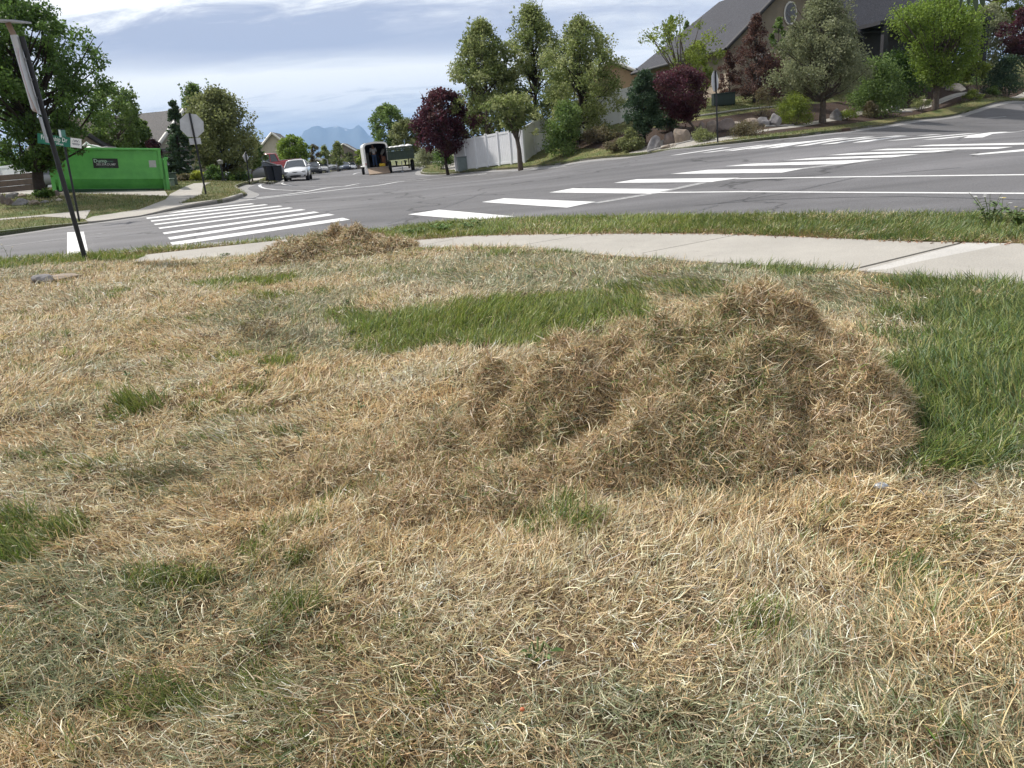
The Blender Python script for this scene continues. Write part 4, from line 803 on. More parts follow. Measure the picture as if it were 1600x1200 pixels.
def green_trailer():
    D = 59.5; p = base(630, 271.5, D, True); rz = facing(p)+math.radians(3); root = empty('utility_trailer', p, rz, 'dark green high sided trailer loaded with white bags beside the white trailer', 'trailer')
    M_OD = mat('olive_steel', (.050, .075, .055), .6, var=.15, scale=4, color2=(.030, .048, .036)); W2, L_, z0, z1 = .98, 2.8, .98, 1.55
    m = MB(); m.box((0, L_/2, z0), (2*W2, L_, .08)); 
    for y in (.03, L_-.03): m.box((0, y, (z0+z1)/2), (2*W2, .05, z1-z0))
    for s in (-1, 1): m.box((s*(W2-.03), L_/2, (z0+z1)/2+.001), (.05, L_-.12, z1-z0))
    bd = m.build('bed', M_OD, root)
    m = MB()
    for x in (-W2, -.5, 0, .5, W2): m.box((x*.985, -.02, (z0+z1)/2), (.07, .05, z1-z0+.02))
    m.box((0, -.02, z1), (2*W2, .06, .06)); m.box((0, -.02, z0+.02), (2*W2, .06, .07)); m.build('ribs', M_OD, bd)
    m = MB()
    for x in (-W2, -.33, .33, W2):
        for y in (.03, L_-.03): m.box((x*.97, y, z1+.16), (.05, .05, .34))
    for z in (z1+.12, z1+.27):
        for y in (-.0, L_): m.box((0, y, z), (2*W2-.02, .03, .09))
        for s in (-1, 1): m.box((s*(W2-.0), L_/2, z), (.03, L_-.1, .09))
    m.build('stake_rack', M_OD, root)
    for s in (-1, 1):
        t = wheel(root, 0, 0, .44, .25, M_OD); t.location = (s*(W2-.10), L_*.5, 0); t.rotation_euler = (0, 0, math.pi/2); t.name = 'wheel'
        m = MB(); m.box((s*(W2-.02), L_*.5, .93), (.34, 1.1, .04)); m.build('fender', M_OD, root)
    m = MB(); m.tube([(-W2+.1, L_/2, .44), (W2-.1, L_/2, .44)], .05, 8); m.box((-.35, L_/2, .78), (.08, L_, .10)); m.box((.35, L_/2, .78), (.08, L_, .10)); m.tube([(-.35, L_/2, .5), (-.35, L_/2, .8)], .06, 6); m.tube([(.35, L_/2, .5), (.35, L_/2, .8)], .06, 6); m.build('axle', M_PLAST, root)
    m = MB(); m.tube([(0, .2, .02), (0, .2, .8)], .035, 8); m.box((0, .2, .03), (.2, .2, .03)); m.build('support_leg', M_GALV, root)
    g = random.Random(8)
    for i in range(8):
        m = MB(); m.ball((0, 0, 0), (g.uniform(.22, .34), .26, .12), 10, 6, jit=.08, seed=i); q = Matrix.Rotation(rz, 3, 'Z') @ Vector((-.68+.46*(i % 4)+g.uniform(-.05, .05), .35+(i//4)*.7, z1+.30+g.uniform(-.03, .06)))
        o = m.build('sack', M_WHITE, None, (p.x+q.x, p.y+q.y, p.z+q.z)); tag(o, 'white sack heaped on top of the dark green trailer', 'sack', 'white sacks loaded on the green trailer')
green_trailer()
def bins():
    for i, (px, lb) in enumerate([(424, 'left one of two dark blue wheeled bins at the far kerb'), (434.5, 'right one of two dark blue wheeled bins, nearest the white sedan')]):
        p = base(px, 281.5, 51.5); r = empty('wheelie_bin', p, facing(p)+.3, lb, 'bin', 'wheeled bins at the kerb'); M_B = mat('bin_plastic', (.018, .022, .035), .6)
        m = MB(); m.box((0, 0, .48), (.46, .52, .90), taper=-.22, bev=0); m.build('body', M_B, r); m = MB(); m.box((0, -.02, .965), (.62, .72, .06), bev=.025); m.build('lid', M_B, r); m = MB(); m.tube([(-.25, .36, .93), (.25, .36, .93)], .02, 6); m.build('handle', M_B, r)
        for s in (-1, 1): m = MB(); m.tube([(s*.22, .26, .11), (s*.27, .26, .11)], .11, 12); m.build('wheel', M_RUB, r)
bins()
def utility(name, label, px, py, D, d, col, top=.0):
    p = base(px, py, D); r = empty(name, p, facing(p)+.2, label, 'utility box'); mt = mat(name+'_paint', col, .55, var=.08); m = MB(); m.box((0, 0, d[2]/2-.03), (d[0], d[1], d[2]), bev=.03); m.build('housing', mt, r)
    m = MB(); m.box((0, 0, d[2]-.01), (d[0]+.06, d[1]+.06, .05), bev=.02); m.build('lid', mt, r); m = MB(); m.box((0, -d[1]/2-.008, d[2]*.45), (d[0]*.82, .012, d[2]*.66)); m.box((d[0]*.3, -d[1]/2-.02, d[2]*.5), (.03, .02, .1)); m.build('door', mt, r)
utility('utility_box', 'grey green utility box beside the white vinyl fence', 722.5, 262, 47.5, (.55, .45, .82), (.17, .21, .21))
utility('utility_box', 'low dark green transformer box on the lawn behind the right stop sign', 1130, 166, 44, (1.15, .8, .62), (.018, .036, .032))
utility('utility_box', 'dark green transformer box just right of the dumpster', 266, 295, 33.5, (.62, .5, .48), (.05, .075, .06))
utility('utility_box', 'tiny pale green pedestal right of the dark transformer by the dumpster', 271.5, 297, 32.5, (.16, .16, .30), (.22, .27, .22))
def drain():
    p = base(1318, 206, 35.5, True); r = empty('storm_drain', p, math.radians(38), 'rusty brown storm drain inlet set in the far right kerb', 'drain'); m = MB(); m.box((0, .16, .07), (1.3, .3, .14), bev=.02); m.build('hood', mat('rust', (.10, .055, .035), .85, scale=6, color2=(.05, .03, .02)), r); m = MB()
    for i in range(9): m.box((-.56+i*.14, -.12, .012), (.05, .30, .02))
    m.build('grate', mat('rust_dark', (.05, .03, .024), .8), r)
drain()
def street_lamp(px, py, D, top, arm, label):
    b = base(px, py, D); r = empty('street_lamp', b, 0, label, 'street lamp', 'street lamps far down the road'); H = up(px, top, D)-b.z; m = MB(); m.tube([(0, 0, -.1), (0, 0, H)], [.10, .06], 8); m.build('pole', M_GALV, r)
    m = MB(); m.tube([(0, 0, H), (arm*.5, 0, H+.18), (arm, 0, H+.1)], .04, 6); m.build('arm', M_GALV, r); m = MB(); m.ball((arm*1.15, 0, H+.06), (.55, .22, .14), 10, 6); m.build('lamp_head', M_WHITE, r)
street_lamp(513, 262, 100, 249, -1.0, 'pale street lamp standing above the parked cars'); street_lamp(497, 262, 110, 240, -1.0, 'pale street lamp left of the other one, before the far trees')
# ------------------------------------------------------------------ fences
def fence(name, label, pts, h0, nseg, group=None, h1=None):
    """white vinyl fence through plan points, panels and posts as parts"""
    P = [Vector((p.x, p.y, 0)) for p in pts]; b = Vector(pts[0]); r = empty(name, b, 0, label, 'fence', group); h1 = h1 or h0
    tot = []
    for i in range(len(P)-1):
        for k in range(nseg[i]): tot.append(P[i].lerp(P[i+1], k/nseg[i]))
    tot.append(P[-1]); n = len(tot)
    gz = [float(ground_z(q.x, q.y)[0]) for q in tot]
    for i, q in enumerate(tot):
        h = h0+(h1-h0)*i/(n-1); d = (tot[min(i+1, n-1)]-tot[max(i-1, 0)]); a = math.atan2(d.y, d.x); M = Matrix.Translation((q.x-b.x, q.y-b.y, gz[i]-b.z)) @ Matrix.Rotation(a, 4, 'Z')
        m = MB(); m.box((0, 0, (h+.04)/2-.1), (.13, .13, h+.24), M); m.box((0, 0, h+.055), (.16, .16, .03), M, taper=.5); m.build('post', M_VINYL, r)
        if i < n-1:
            h2 = h0+(h1-h0)*(i+1)/(n-1); e = tot[i+1]; L_ = (e-q).length; u = (e-q)/L_; s = Vector((-u.y, u.x, 0)); m = MB(); nb = max(2, int(L_/.16))
            def pt(t, z, o_): 
                w_ = q.lerp(e, t); return (w_.x-b.x+s.x*o_, w_.y-b.y+s.y*o_, gz[i]+(gz[i+1]-gz[i])*t-b.z+z)
            for k in range(nb):
                t0 = (k+.04)/nb; t1 = (k+.96)/nb; hh = h+(h2-h)*(t0+t1)/2-.09
                vs = [pt(t0, .05, -.012), pt(t1, .05, -.012), pt(t1, hh, -.012), pt(t0, hh, -.012), pt(t0, .05, .012), pt(t1, .05, .012), pt(t1, hh, .012), pt(t0, hh, .012)]
                m.add(vs, [(0, 1, 2, 3), (7, 6, 5, 4), (0, 4, 5, 1), (3, 2, 6, 7), (1, 5, 6, 2), (0, 3, 7, 4)])
            for z in (.06, hh-.03):
                vs = [pt(0, z, -.03), pt(1, z, -.03), pt(1, z+.12, -.03), pt(0, z+.12, -.03), pt(0, z, .03), pt(1, z, .03), pt(1, z+.12, .03), pt(0, z+.12, .03)]
                m.add(vs, [(0, 1, 2, 3), (7, 6, 5, 4), (0, 4, 5, 1), (3, 2, 6, 7), (1, 5, 6, 2), (0, 3, 7, 4)])
            m.add([pt(0, .05, 0), pt(1, .05, 0), pt(1, hh, 0), pt(0, hh, 0)], [(0, 1, 2, 3)]); m.build('panel', M_VINYL, r)
    return r
fence('vinyl_fence', 'white vinyl fence behind the street tree, with a corner facing the road', [base(713, 262, 48.5), base(820, 258, 42.5), base(866, 246, 50)], 1.80, [6, 3])
fence('vinyl_fence', 'white vinyl fence climbing the slope below the tan house', [base(893, 221, 46), base(996, 191, 45)], 1.82, [4])
fence('vinyl_fence', 'white vinyl fence behind the big maple by the grey hatchback', [base(10, 300, 44), base(60, 300, 40), base(104, 296, 39.5)], 1.25, [2, 3], h1=1.75)
fence('vinyl_fence', 'pale fence section at the left edge beside the brown planter', [base(-14, 306, 33), base(9, 304, 33)], .95, [1])
# ------------------------------------------------------------------ houses
def house_mat(nm, c, b=.25): return mat(nm, c, .9, var=.07, scale=2.5, bump=b, bscale=40, spec=.2)
def shingle_mat(nm, c):
    m = mat(nm, c, .85, var=.25, scale=14, spec=.25); nt = m.node_tree; N = nt.nodes; L = nt.links; b = N['Principled BSDF']; src = b.inputs['Base Color'].links[0].from_socket
    tc = N.new('ShaderNodeTexCoord'); br = N.new('ShaderNodeTexBrick'); br.inputs['Scale'].default_value = 3.2; br.inputs['Mortar Size'].default_value = .03; br.inputs['Color1'].default_value = (1.1, 1.1, 1.1, 1); br.inputs['Color2'].default_value = (.78, .78, .8, 1); br.inputs['Mortar'].default_value = (.6, .6, .6, 1)
    L.new(tc.outputs['UV'], br.inputs['Vector']); L.new(tc.outputs['Object'], br.inputs['Vector']); x = N.new('ShaderNodeMix'); x.data_type = 'RGBA'; x.blend_type = 'MULTIPLY'; x.inputs[0].default_value = .7; L.new(src, x.inputs[6]); L.new(br.outputs['Color'], x.inputs[7]); L.new(x.outputs[2], b.inputs['Base Color']); return m
M_SH_D = shingle_mat('slate_shingles', (.070, .072, .085)); M_SH_G = shingle_mat('grey_shingles', (.14, .135, .135)); M_SH_B = shingle_mat('brown_shingles', (.16, .13, .11))
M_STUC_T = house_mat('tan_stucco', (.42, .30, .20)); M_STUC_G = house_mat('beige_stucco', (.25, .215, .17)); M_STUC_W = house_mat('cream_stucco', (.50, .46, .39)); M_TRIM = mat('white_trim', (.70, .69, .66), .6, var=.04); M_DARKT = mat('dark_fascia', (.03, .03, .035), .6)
M_WIN = mat('window_glass', (.03, .035, .045), .08, var=.2, scale=2, spec=.9); M_GARAGE = mat('garage_door_or_shade', (.62, .62, .62), .6, var=.04)
M_STONE = mat('stone_veneer', (.42, .35, .28), .9, scale=3.5, bump=.9, bscale=14, color2=(.20, .165, .13), spec=.2)
def gable_house(name, label, A, ux, L_, Wd, h_wall, h_gab, wall, roof, trim, ov=.5, hip=0.0, parts=None):
    """A: corner at ground; ux: plan direction of the gable face; the ridge runs along uy (to the left of ux). L_ gable width, Wd depth"""
    ux = Vector((ux[0], ux[1], 0)).normalized(); uy = Vector((-ux.y, ux.x, 0)); r = empty(name, A, math.atan2(ux.y, ux.x), label, 'house')
    m = MB(); z0 = -1.2; m.prism([(0, z0), (L_, z0), (L_, h_wall), (L_/2, h_wall+h_gab*(1-ov*0)), (0, h_wall)], 1, 0, .25); m.box((.125, Wd/2, (z0+h_wall)/2), (.25, Wd-.5, h_wall-z0)); m.box((L_-.125, Wd/2, (z0+h_wall)/2), (.25, Wd-.5, h_wall-z0))
    if hip: m.box((L_/2, Wd-.125, (z0+h_wall)/2), (L_, .25, h_wall-z0))
    else: m.prism([(0, z0), (L_, z0), (L_, h_wall), (L_/2, h_wall+h_gab), (0, h_wall)], 1, Wd-.25, Wd)
    m.build('wall', wall, r)
    sl = h_gab/(L_/2); e = ov; t = .16; y0, y1 = -ov, Wd+ov*.6; yr = Wd-hip if hip else y1
    m = MB()
    for s in (0, 1):
        xe = -e if s == 0 else L_+e; xm = L_/2; ze = h_wall-sl*e+.12; zm = h_wall+h_gab+.12
        vs = [(xe, y0, ze), (xm, y0, zm), (xm, yr, zm), (xe, y1, ze)]; vs += [(x, y, z+t) for x, y, z in vs]
        m.add(vs, [(0, 1, 2, 3), (7, 6, 5, 4), (0, 4, 5, 1), (1, 5, 6, 2), (2, 6, 7, 3), (3, 7, 4, 0)])
    if hip:
        ze = h_wall-sl*e+.12; zm = h_wall+h_gab+.12; vs = [(-e, y1, ze), (L_/2, yr, zm), (L_+e, y1, ze)]; vs += [(x, y, z+t) for x, y, z in vs]; m.add(vs, [(0, 1, 2), (5, 4, 3), (0, 3, 4, 1), (1, 4, 5, 2), (2, 5, 3, 0)])
    rf = m.build('roof', roof, r)
    m = MB()
    for s in (0, 1):
        xe = -e if s == 0 else L_+e; ze = h_wall-sl*e+.12; zm = h_wall+h_gab+.12; m.tube([(xe, y0-.03, ze+t*.4), (L_/2, y0-.03, zm+t*.4)], .13, 4); m.tube([(xe+(-.03 if s == 0 else .03), y0, ze+t*.3), (xe+(-.03 if s == 0 else .03), y1, ze+t*.3)], .12, 4)
    m.build('fascia', trim, r); return r
def window(r, x, z, w, h, y=-.02, trim=None, shape=0, side=False):
    T = Matrix.Rotation(-math.pi/2, 4, 'Z') if side else Matrix.Identity(4); m = MB()
    if shape: 
        o = [(x+w/2*math.cos(i*math.pi/10), z+h/2*math.sin(i*math.pi/10)) for i in range(20)]; m.prism([(x+(a-x)*1.22, z+(b-z)*1.18) for a, b in o], 1, y-.05, y, T); f = m.build('window', trim or M_TRIM, r); m = MB(); m.prism(o, 1, y-.06, y-.052, T); m.build('pane', M_WIN, f)
    else:
        m.box((x, y-.03, z+h/2+.05), (w+.2, .06, .1), T); m.box((x, y-.03, z-h/2-.05), (w+.2, .06, .1), T); m.box((x-w/2-.05, y-.03, z), (.1, .06, h), T); m.box((x+w/2+.05, y-.03, z), (.1, .06, h), T); m.box((x, y-.028, z), (.05, .05, h), T); f = m.build('window', trim or M_TRIM, r); m = MB(); m.box((x, y-.005, z), (w, .03, h), T); m.build('pane', M_WIN, f)
    return f
# big house on the rise at the right: side wall recedes from its near left corner
A = at(1141, 160, 50); A.z = float(ground_z(A.x, A.y)[0]); hw_ = at(1141, 66, 50).z-A.z; C_ = at(1004, 98, 63); side = Vector((C_.x-A.x, C_.y-A.y, 0)); ux = Vector((side.y, -side.x, 0)).normalized()
BH = gable_house('house', 'large tan house with a long slate grey roof and round gable window on the rise', A, ux, 8.2, side.length, hw_, 3.35, M_STUC_G, M_SH_D, M_DARKT, ov=.75, hip=4.5)
window(BH, 4.1, hw_+1.45, .75, 1.15, shape=1); window(BH, 2.6, hw_-1.5, 1.5, 1.3); window(BH, 5.4, hw_-1.5, 1.5, 1.3); window(BH, 2.8, .4, 1.6, 1.1)
m = MB(); m.box((.28, -.06, hw_/2-.9), (.75, .12, hw_+.4)); m.box((-.06, .40, hw_/2-.9), (.12, .9, hw_+.4)); m.box((-.07, 4.5, .2), (.14, 7.0, 2.0)); m.build('stone_corner', M_STONE, BH)
m = MB(); m.box((-.08, 4.6, 1.55), (.1, 3.4, .12)); m.build('ledge', M_TRIM, BH)
m = MB(); m.box((3.6, -1.0, -.1+hw_-3.2), (5.0, 2.0, .18)); m.box((1.3, -1.85, (hw_-3.3)/2-.6), (.25, .25, hw_-2.2)); m.box((5.9, -1.85, (hw_-3.3)/2-.6), (.25, .25, hw_-2.2)); m.build('porch', M_DARKT, BH)
m = MB(); m.tube([(-.72, side.length-.3, hw_-.1), (-.2, side.length-.4, hw_-.5), (-.12, side.length-.4, 0)], .05, 6); m.build('downpipe', M_DARKT, BH)
m = MB(); m.prism([(-1.3, -.2), (1.3, -.2), (0, 1.35)], 1, 0, .22, Matrix.Translation((1.2, 5.2, hw_+2.35))); 
# right wing, mostly behind trees
Wg = at(1270, 150, 57); Wg.z = float(ground_z(Wg.x, Wg.y)[0]); hw2 = at(1360, 45, 57).z-Wg.z
WI = gable_house('house', 'dark shaded wing with a steep slate roof showing between the right trees', Wg, (.50, -.86), 9.0, 7.0, hw2, 4.6, M_STUC_G, M_SH_D, M_DARKT, ov=.8, hip=0)
WI.rotation_euler.z = math.radians(100) ; WI.location = at(1475, 140, 54)+Vector((0, 0, 0)); WI.location.z = Wg.z; m = MB(); m.box((4.4, -.03, 1.3), (6.6, .06, 3.4)); m.build('garage_door_or_shade', M_DARKT, WI); m = MB(); m.box((4.5, -1.6, hw2-.25), (9.6, 3.2, .22)); m.box((.2, -3.0, (hw2-.4)/2), (.3, .3, hw2-.4)); m.box((8.8, -3.0, (hw2-.4)/2), (.3, .3, hw2-.4)); m.build('porch', M_DARKT, WI); m = MB(); m.box((-.03, 3.5, 1.7), (.06, 6.4, 3.9)); m.build('garage_door_or_shade', M_DARKT, WI); m = MB(); m.box((-1.4, 3.5, hw2-.35), (2.8, 7.6, .22)); m.box((-2.6, .2, (hw2-.5)/2), (.3, .3, hw2-.5)); m.box((-2.6, 6.8, (hw2-.5)/2), (.3, .3, hw2-.5)); m.build('porch', M_DARKT, WI)  # flat dark panels on the wing walls stand in for deep porch shade
# tan house beyond the slope fence
A = at(905, 190, 66); A.z = float(ground_z(A.x, A.y)[0]); h_ = at(992, 124, 66).z-A.z
TH = gable_house('house', 'tan stucco house with a low brown roof rising behind the slope fence', A, (1, -.12), 5.6, 9, h_, 1.35, M_STUC_T, M_SH_B, M_TRIM, ov=.5)
window(TH, 3.6, h_-1.2, 1.0, .9)
# houses on the left
A = at(262, 285, 47); A.z = float(ground_z(A.x, A.y)[0]); h_ = at(262, 232, 47).z-A.z
LH = gable_house('house', 'cream house with grey roof, white trim and garage behind the dumpster', at(253, 285, 47)*1, (.55, .83), 4.6, 8, h_, 2.0, M_STUC_W, M_SH_G, M_TRIM, ov=.35); LH.location.z = A.z
window(LH, 2.1, h_+.55, .5, 1.1); m = MB(); m.box((1.3, -.03, 1.05), (1.9, .06, 2.1)); m.build('garage_door_or_shade', M_GARAGE, LH); m = MB(); m.prism([(-.3, h_-.2), (4.9, h_-.2), (4.9, h_), (-.3, h_+.0)], 1, -1.0, -.02); m.build('porch_roof', M_SH_G, LH)
Bm = at(262, 285, 51); Bm.z = A.z; LM = gable_house('house', 'grey roofed main wing of the cream house rising above the dumpster end', Bm, (.1, 1), 6.0, 5.0, h_+.2, 2.1, M_STUC_W, M_SH_G, M_TRIM, ov=.4)
A = at(128, 285, 42); A.z = float(ground_z(A.x, A.y)[0]); h_ = at(150, 242, 42).z-A.z
L2 = gable_house('house', 'beige gabled house half hidden behind the left trees and the dumpster', A+Vector((-2.6, 0, 0)), (1, .2), 4.4, 8, h_, 1.9, M_STUC_G, M_SH_B, M_DARKT, ov=.4); window(L2, 3.0, h_-.6, .9, .8)
A = at(411, 262, 92); A.z = float(ground_z(A.x, A.y)[0]); h_ = at(425, 240, 92).z-A.z
L3 = gable_house('house', 'distant cream house with brown grey roof above the red pickup', A, (1, .15), 3.4, 8, h_+.5, 1.6, M_STUC_W, M_SH_G, M_TRIM, ov=.35); window(L3, 1.7, h_*.5, .9, .9)
B_ = at(455, 262, 93); B_.z = A.z; L4 = gable_house('house', 'long low wing of the distant cream house beside the round green tree', B_, (0, 1), 5, 3.6, h_-.3, 1.5, M_STUC_W, M_SH_G, M_TRIM, ov=.35)
A = base(517, 262, 150); L5 = gable_house('house', 'tiny grey roofed house at the far end of the street', A, (1, .1), 6, 9, 2.6, 2.0, M_STUC_G, M_SH_G, M_TRIM, ov=.4)
# brown planter wall at the left edge
pw = base(25, 303, 32.5); r = empty('planter_wall', pw, facing(pw), 'low brown timber planter wall behind the rocks at the left edge', 'planter'); m = MB()
for i in range(3): m.box((0, 0, .13+i*.235), (1.75, .16, .22), bev=.02)
m.build('boards', mat('brown_timber', (.17, .12, .10), .85, scale=6, color2=(.10, .075, .065)), r)
# ------------------------------------------------------------------ boulders, edging
M_ROCK = [mat('rock_%s' % n_, c, .95, scale=3.2, bump=1, bscale=12, color2=c2, spec=.2) for n_, c, c2 in (('tan', (.36, .30, .24), (.18, .15, .13)), ('grey', (.30, .29, .29), (.15, .145, .15)), ('pale', (.55, .50, .43), (.30, .26, .22)), ('rose', (.25, .205, .185), (.13, .11, .10)))]
def boulder(px, py, D, wpx, hpx, mi, label, group, seed, flat=1.0, off_=0.0, name='boulder'):
    p = base(px, py, D); k = mpp(D); g = random.Random(seed); bm = bmesh.new(); bmesh.ops.create_icosphere(bm, subdivisions=3, radius=1.0)
    w, h = wpx*k*.50, hpx*k*.80; ax = [Vector((g.gauss(0, 1), g.gauss(0, 1), g.gauss(0, 1))).normalized() for _ in range(12)]; cut = [g.uniform(.55, .86) for _ in ax]
    for v in bm.verts:
        c = v.co.copy()
        for a, q in zip(ax, cut):
            d = c.dot(a)
            if d > q: c -= a*(d-q)*.97
        n_ = (vnoise(c.x*2.1+seed, c.y*2.1+c.z*1.7)-.5)*.22; c *= 1+float(n_); v.co = Vector((c.x*w*1.12, c.y*w*.9, c.z*h*.86+h*.34))
    me = bpy.data.meshes.new(name); bm.to_mesh(me); bm.free(); me.materials.append(M_ROCK[mi]); o = bpy.data.objects.new(name, me); COL.objects.link(o); o.location = p; o.rotation_euler = (0, 0, facing(p)+g.uniform(-.3, .3)); tag(o, label, 'boulder', group); return o
RB = [(1022, 225, 33.5, 22, 24, 1, 'grey boulder left of the purple tree trunk, leftmost of the bed'), (1045, 218, 34.5, 18, 20, 3, 'dark rose boulder second from the left, under the purple tree'), (1066, 216, 34, 26, 26, 0, 'large tan boulder directly left of the purple tree trunk'),
      (1096, 210, 35, 20, 22, 3, 'rose boulder directly right of the purple tree trunk'), (1113, 204, 35.5, 20, 18, 0, 'tan boulder just left of the right stop sign pole'), (1133, 205, 35.5, 28, 19, 3, 'broad rose boulder just right of the stop sign pole'),
      (1150, 200, 36, 17, 14, 2, 'pale whitish boulder in the middle of the bed'), (1172, 199, 36.5, 24, 13, 0, 'flat tan boulder right of the pale one'), (1192, 195, 37, 17, 15, 1, 'small grey boulder below the bare grey shrub'), (1210, 193, 37, 19, 18, 1, 'blue grey boulder beside the round yellow green shrub'),
      (1041, 229, 32.6, 14, 7, 0, 'small low tan rock at the front edge of the bed'), (1053, 226, 32.8, 9, 6, 2, 'tiny pale rock at the front edge of the bed'), (1308, 184, 40, 17, 16, 1, 'grey boulder between the big pear trunk and the broad green shrub'), (1319, 177, 41.5, 12, 10, 3, 'small rose boulder right of the grey one near the pear'),
      (1398, 167, 44, 14, 11, 1, 'grey boulder right of the broad green shrub'), (1441, 154, 48, 15, 8, 2, 'pale wedge boulder left of the bright maple trunk'), (1493, 146, 51, 28, 11, 2, 'wide pale slab boulder right of the bright maple trunk'), (1516, 144, 52, 9, 8, 0, 'small tan boulder beside the wide pale slab'), (1538, 140, 54, 12, 6, 0, 'low tan boulder at the right end of the bed')]
for i, (px, py, D, w, h, mi, lb) in enumerate(RB): boulder(px, py, D, w, h, mi, lb, 'boulders in the mulch bed', 20+i)
RL = [(26, 312, 26.5, 12, 10, 1, 'dark boulder on top of the left rock pile'), (2, 318, 26, 11, 9, 2, 'pale grey boulder cut by the left edge'), (20, 318, 25.6, 12, 10, 1, 'grey boulder in the middle of the left rock pile'), (10, 330, 23.6, 8, 18, 3, 'tall narrow boulder in the left rock pile'), (18, 331, 23.3, 11, 12, 3, 'rose boulder at the foot of the left rock pile'),
      (36, 331, 23.2, 21, 10, 1, 'broad slate grey boulder in front of the left rock pile'), (57, 330, 23.2, 13, 9, 0, 'pinkish boulder right of the broad slate one'), (48, 326, 23.8, 5, 5, 2, 'tiny pale rock between slate and pinkish boulders'), (71, 327, 23.6, 12, 4, 1, 'flat grey stone right of the pinkish boulder'),
      (37, 313, 26.2, 12, 6, 0, 'low tan boulder left of the maple trunk'), (91, 316, 26, 12, 9, 3, 'rose boulder right of the maple trunk'), (99, 312, 26.8, 8, 6, 2, 'white rock right of the maple trunk by the driveway'), (95, 325, 24, 9, 5, 2, 'small pale rock in the grass left of the sign pole'), (84, 325, 24, 4, 3, 2, 'tiny white pebble rock in the left grass')]
for i, (px, py, D, w, h, mi, lb) in enumerate(RL): boulder(px, py, D, w, h, mi, lb, 'rocks around the left maple', 60+i)
# near rock: a rounded end and a long low slab
boulder(62, 426, 8.4, 36, 14, 1, 'rounded grey rock at the left lawn edge near the sign pole', None, 91)
boulder(88, 422, 8.6, 52, 9, 0, 'long low slab of weathered rock lying right of the rounded one', None, 92)
def edging(pts, label):
    r = empty('garden_edging', base(*pts[0]), 0, label, 'edging'); b = r.location; m = MB(); q = [base(*p) for p in pts]; q = smooth_line([(v.x, v.y) for v in q], .8)
    z = ground_z(q[:, 0], q[:, 1]); m.tube([(x-b.x, y-b.y, zz-b.z+.03) for (x, y), zz in zip(q, z)], .05, 5); m.build('curb_strip', M_KERB, r)
edging([(1012, 233, 33), (1080, 222.5, 33.5)], 'thin concrete edging at the lower left end of the mulch bed'); edging([(1195, 201.5, 36.6), (1240, 196, 37.2)], 'short concrete edging below the round yellow green shrub'); edging([(1390, 172, 43.5), (1425, 167, 45)], 'concrete edging below the broad green shrub'); edging([(1465, 158, 48), (1530, 148, 51)], 'concrete edging right of the bright maple trunk')
edging([(1088, 193, 40.5), (1150, 180, 41.5), (1215, 170, 43)], 'dark curving edging between the upper lawn and the mulch bed')
# ------------------------------------------------------------------ trees and shrubs
tree('maple_tree', 'big dark maple filling the upper left corner above the rocks', 68, 313, 25.5, 34, -14, 112, 262, 'dark', 38000, .10, 'round', clump=.115, nclump=260, trunk_r=.17, seed=2, spires=16, bark=M_BARKD)
tree('tree', 'mid green tree behind the dumpster, right of the big maple', 184, 292, 44, 180, 132, 48, 240, 'mid', 12000, .13, 'round', seed=3, spires=9, nclump=90)
tree('tree', 'low pale green tree in front of the grey roof behind the dumpster', 222, 288, 46, 222, 186, 22, 240, 'mid', 3500, .15, 'round', seed=4)
bush('purple_shrub', 'dark purple shrub behind the right end of the dumpster', 243, 284, 43, 218, 16, 'purple', 3500, .13)
bush('shrub', 'low dark shrub below the tall maple at the left driveway', 72, 315, 25.3, 300, 16, 'dark', 2200, .07)
tree('tree', 'tall thin leafy tree rising behind the dense tree on the left street', 318, 285, 50, 310, 124, 42, 245, 'mid', 9000, .14, 'pear', seed=5, spires=10, nclump=60, clump=.2)
tree('tree', 'dense rounded tree over the left sidewalk, largest of the left street', 352, 284, 44, 346, 140, 64, 268, 'olive', 26000, .13, 'round', seed=6, nclump=170, spires=6, bark=M_BARKD)
tree('tree', 'smaller low tree at the right foot of the dense rounded tree', 394, 279, 52, 394, 215, 20, 262, 'mid', 3500, .15, 'round', seed=7)
conifer('spruce_tree', 'weeping dark conifer behind the left stop sign', 286, 287, 42, 283, 152, 38, 'spruce', 9000, .13, droop=.75, seed=3)
bush('shrub', 'round yellow green shrub at the foot of the left stop sign', 309, 288.5, 38, 270, 13, 'yellow', 3500, .08)
bush('shrub', 'dark low shrub between the yellow green shrub and the dense tree', 333, 288, 40, 262, 17, 'dark', 2500, .10)
bush('shrub', 'small brown green shrub left of the yellow green shrub', 288, 289, 38, 274, 12, 'brush', 1500, .08)
bush('shrub', 'dark hedge in the shade under the dense tree by the curve', 372, 283, 47, 266, 20, 'dark', 2200, .11)
tree('tree', 'round bright green tree beyond the red pickup', 462, 268, 84, 459, 213, 30, 258, 'bright', 7000, .22, 'round', seed=8, nclump=90)
tree('tree', 'thin brownish tree beside the round bright green tree', 489, 265, 100, 490, 226, 12, 258, 'brush', 1500, .2, 'round', seed=9)
tree('tree', 'olive tree over the parked cars, left one of the pair', 508, 264, 108, 508, 229, 17, 258, 'pear', 3000, .24, 'pear', seed=10, spires=2)
tree('tree', 'olive tree over the parked cars, right one of the pair', 528, 263, 112, 529, 222, 19, 257, 'pear', 3600, .24, 'pear', seed=11, spires=3)
tree('tree', 'small yellow green tree at the end of the street', 560, 262, 135, 562, 234, 10, 256, 'lime', 1800, .28, 'round', seed=12)
tree('tree', 'yellow green tree just left of the cargo trailer', 573, 263, 105, 572, 226, 14, 256, 'lime', 2800, .22, 'pear', seed=13)
tree('tree', 'faint far tree between the olive pair and the street end', 545, 262, 150, 545, 238, 9, 256, 'olive', 1200, .3, 'round', seed=14)
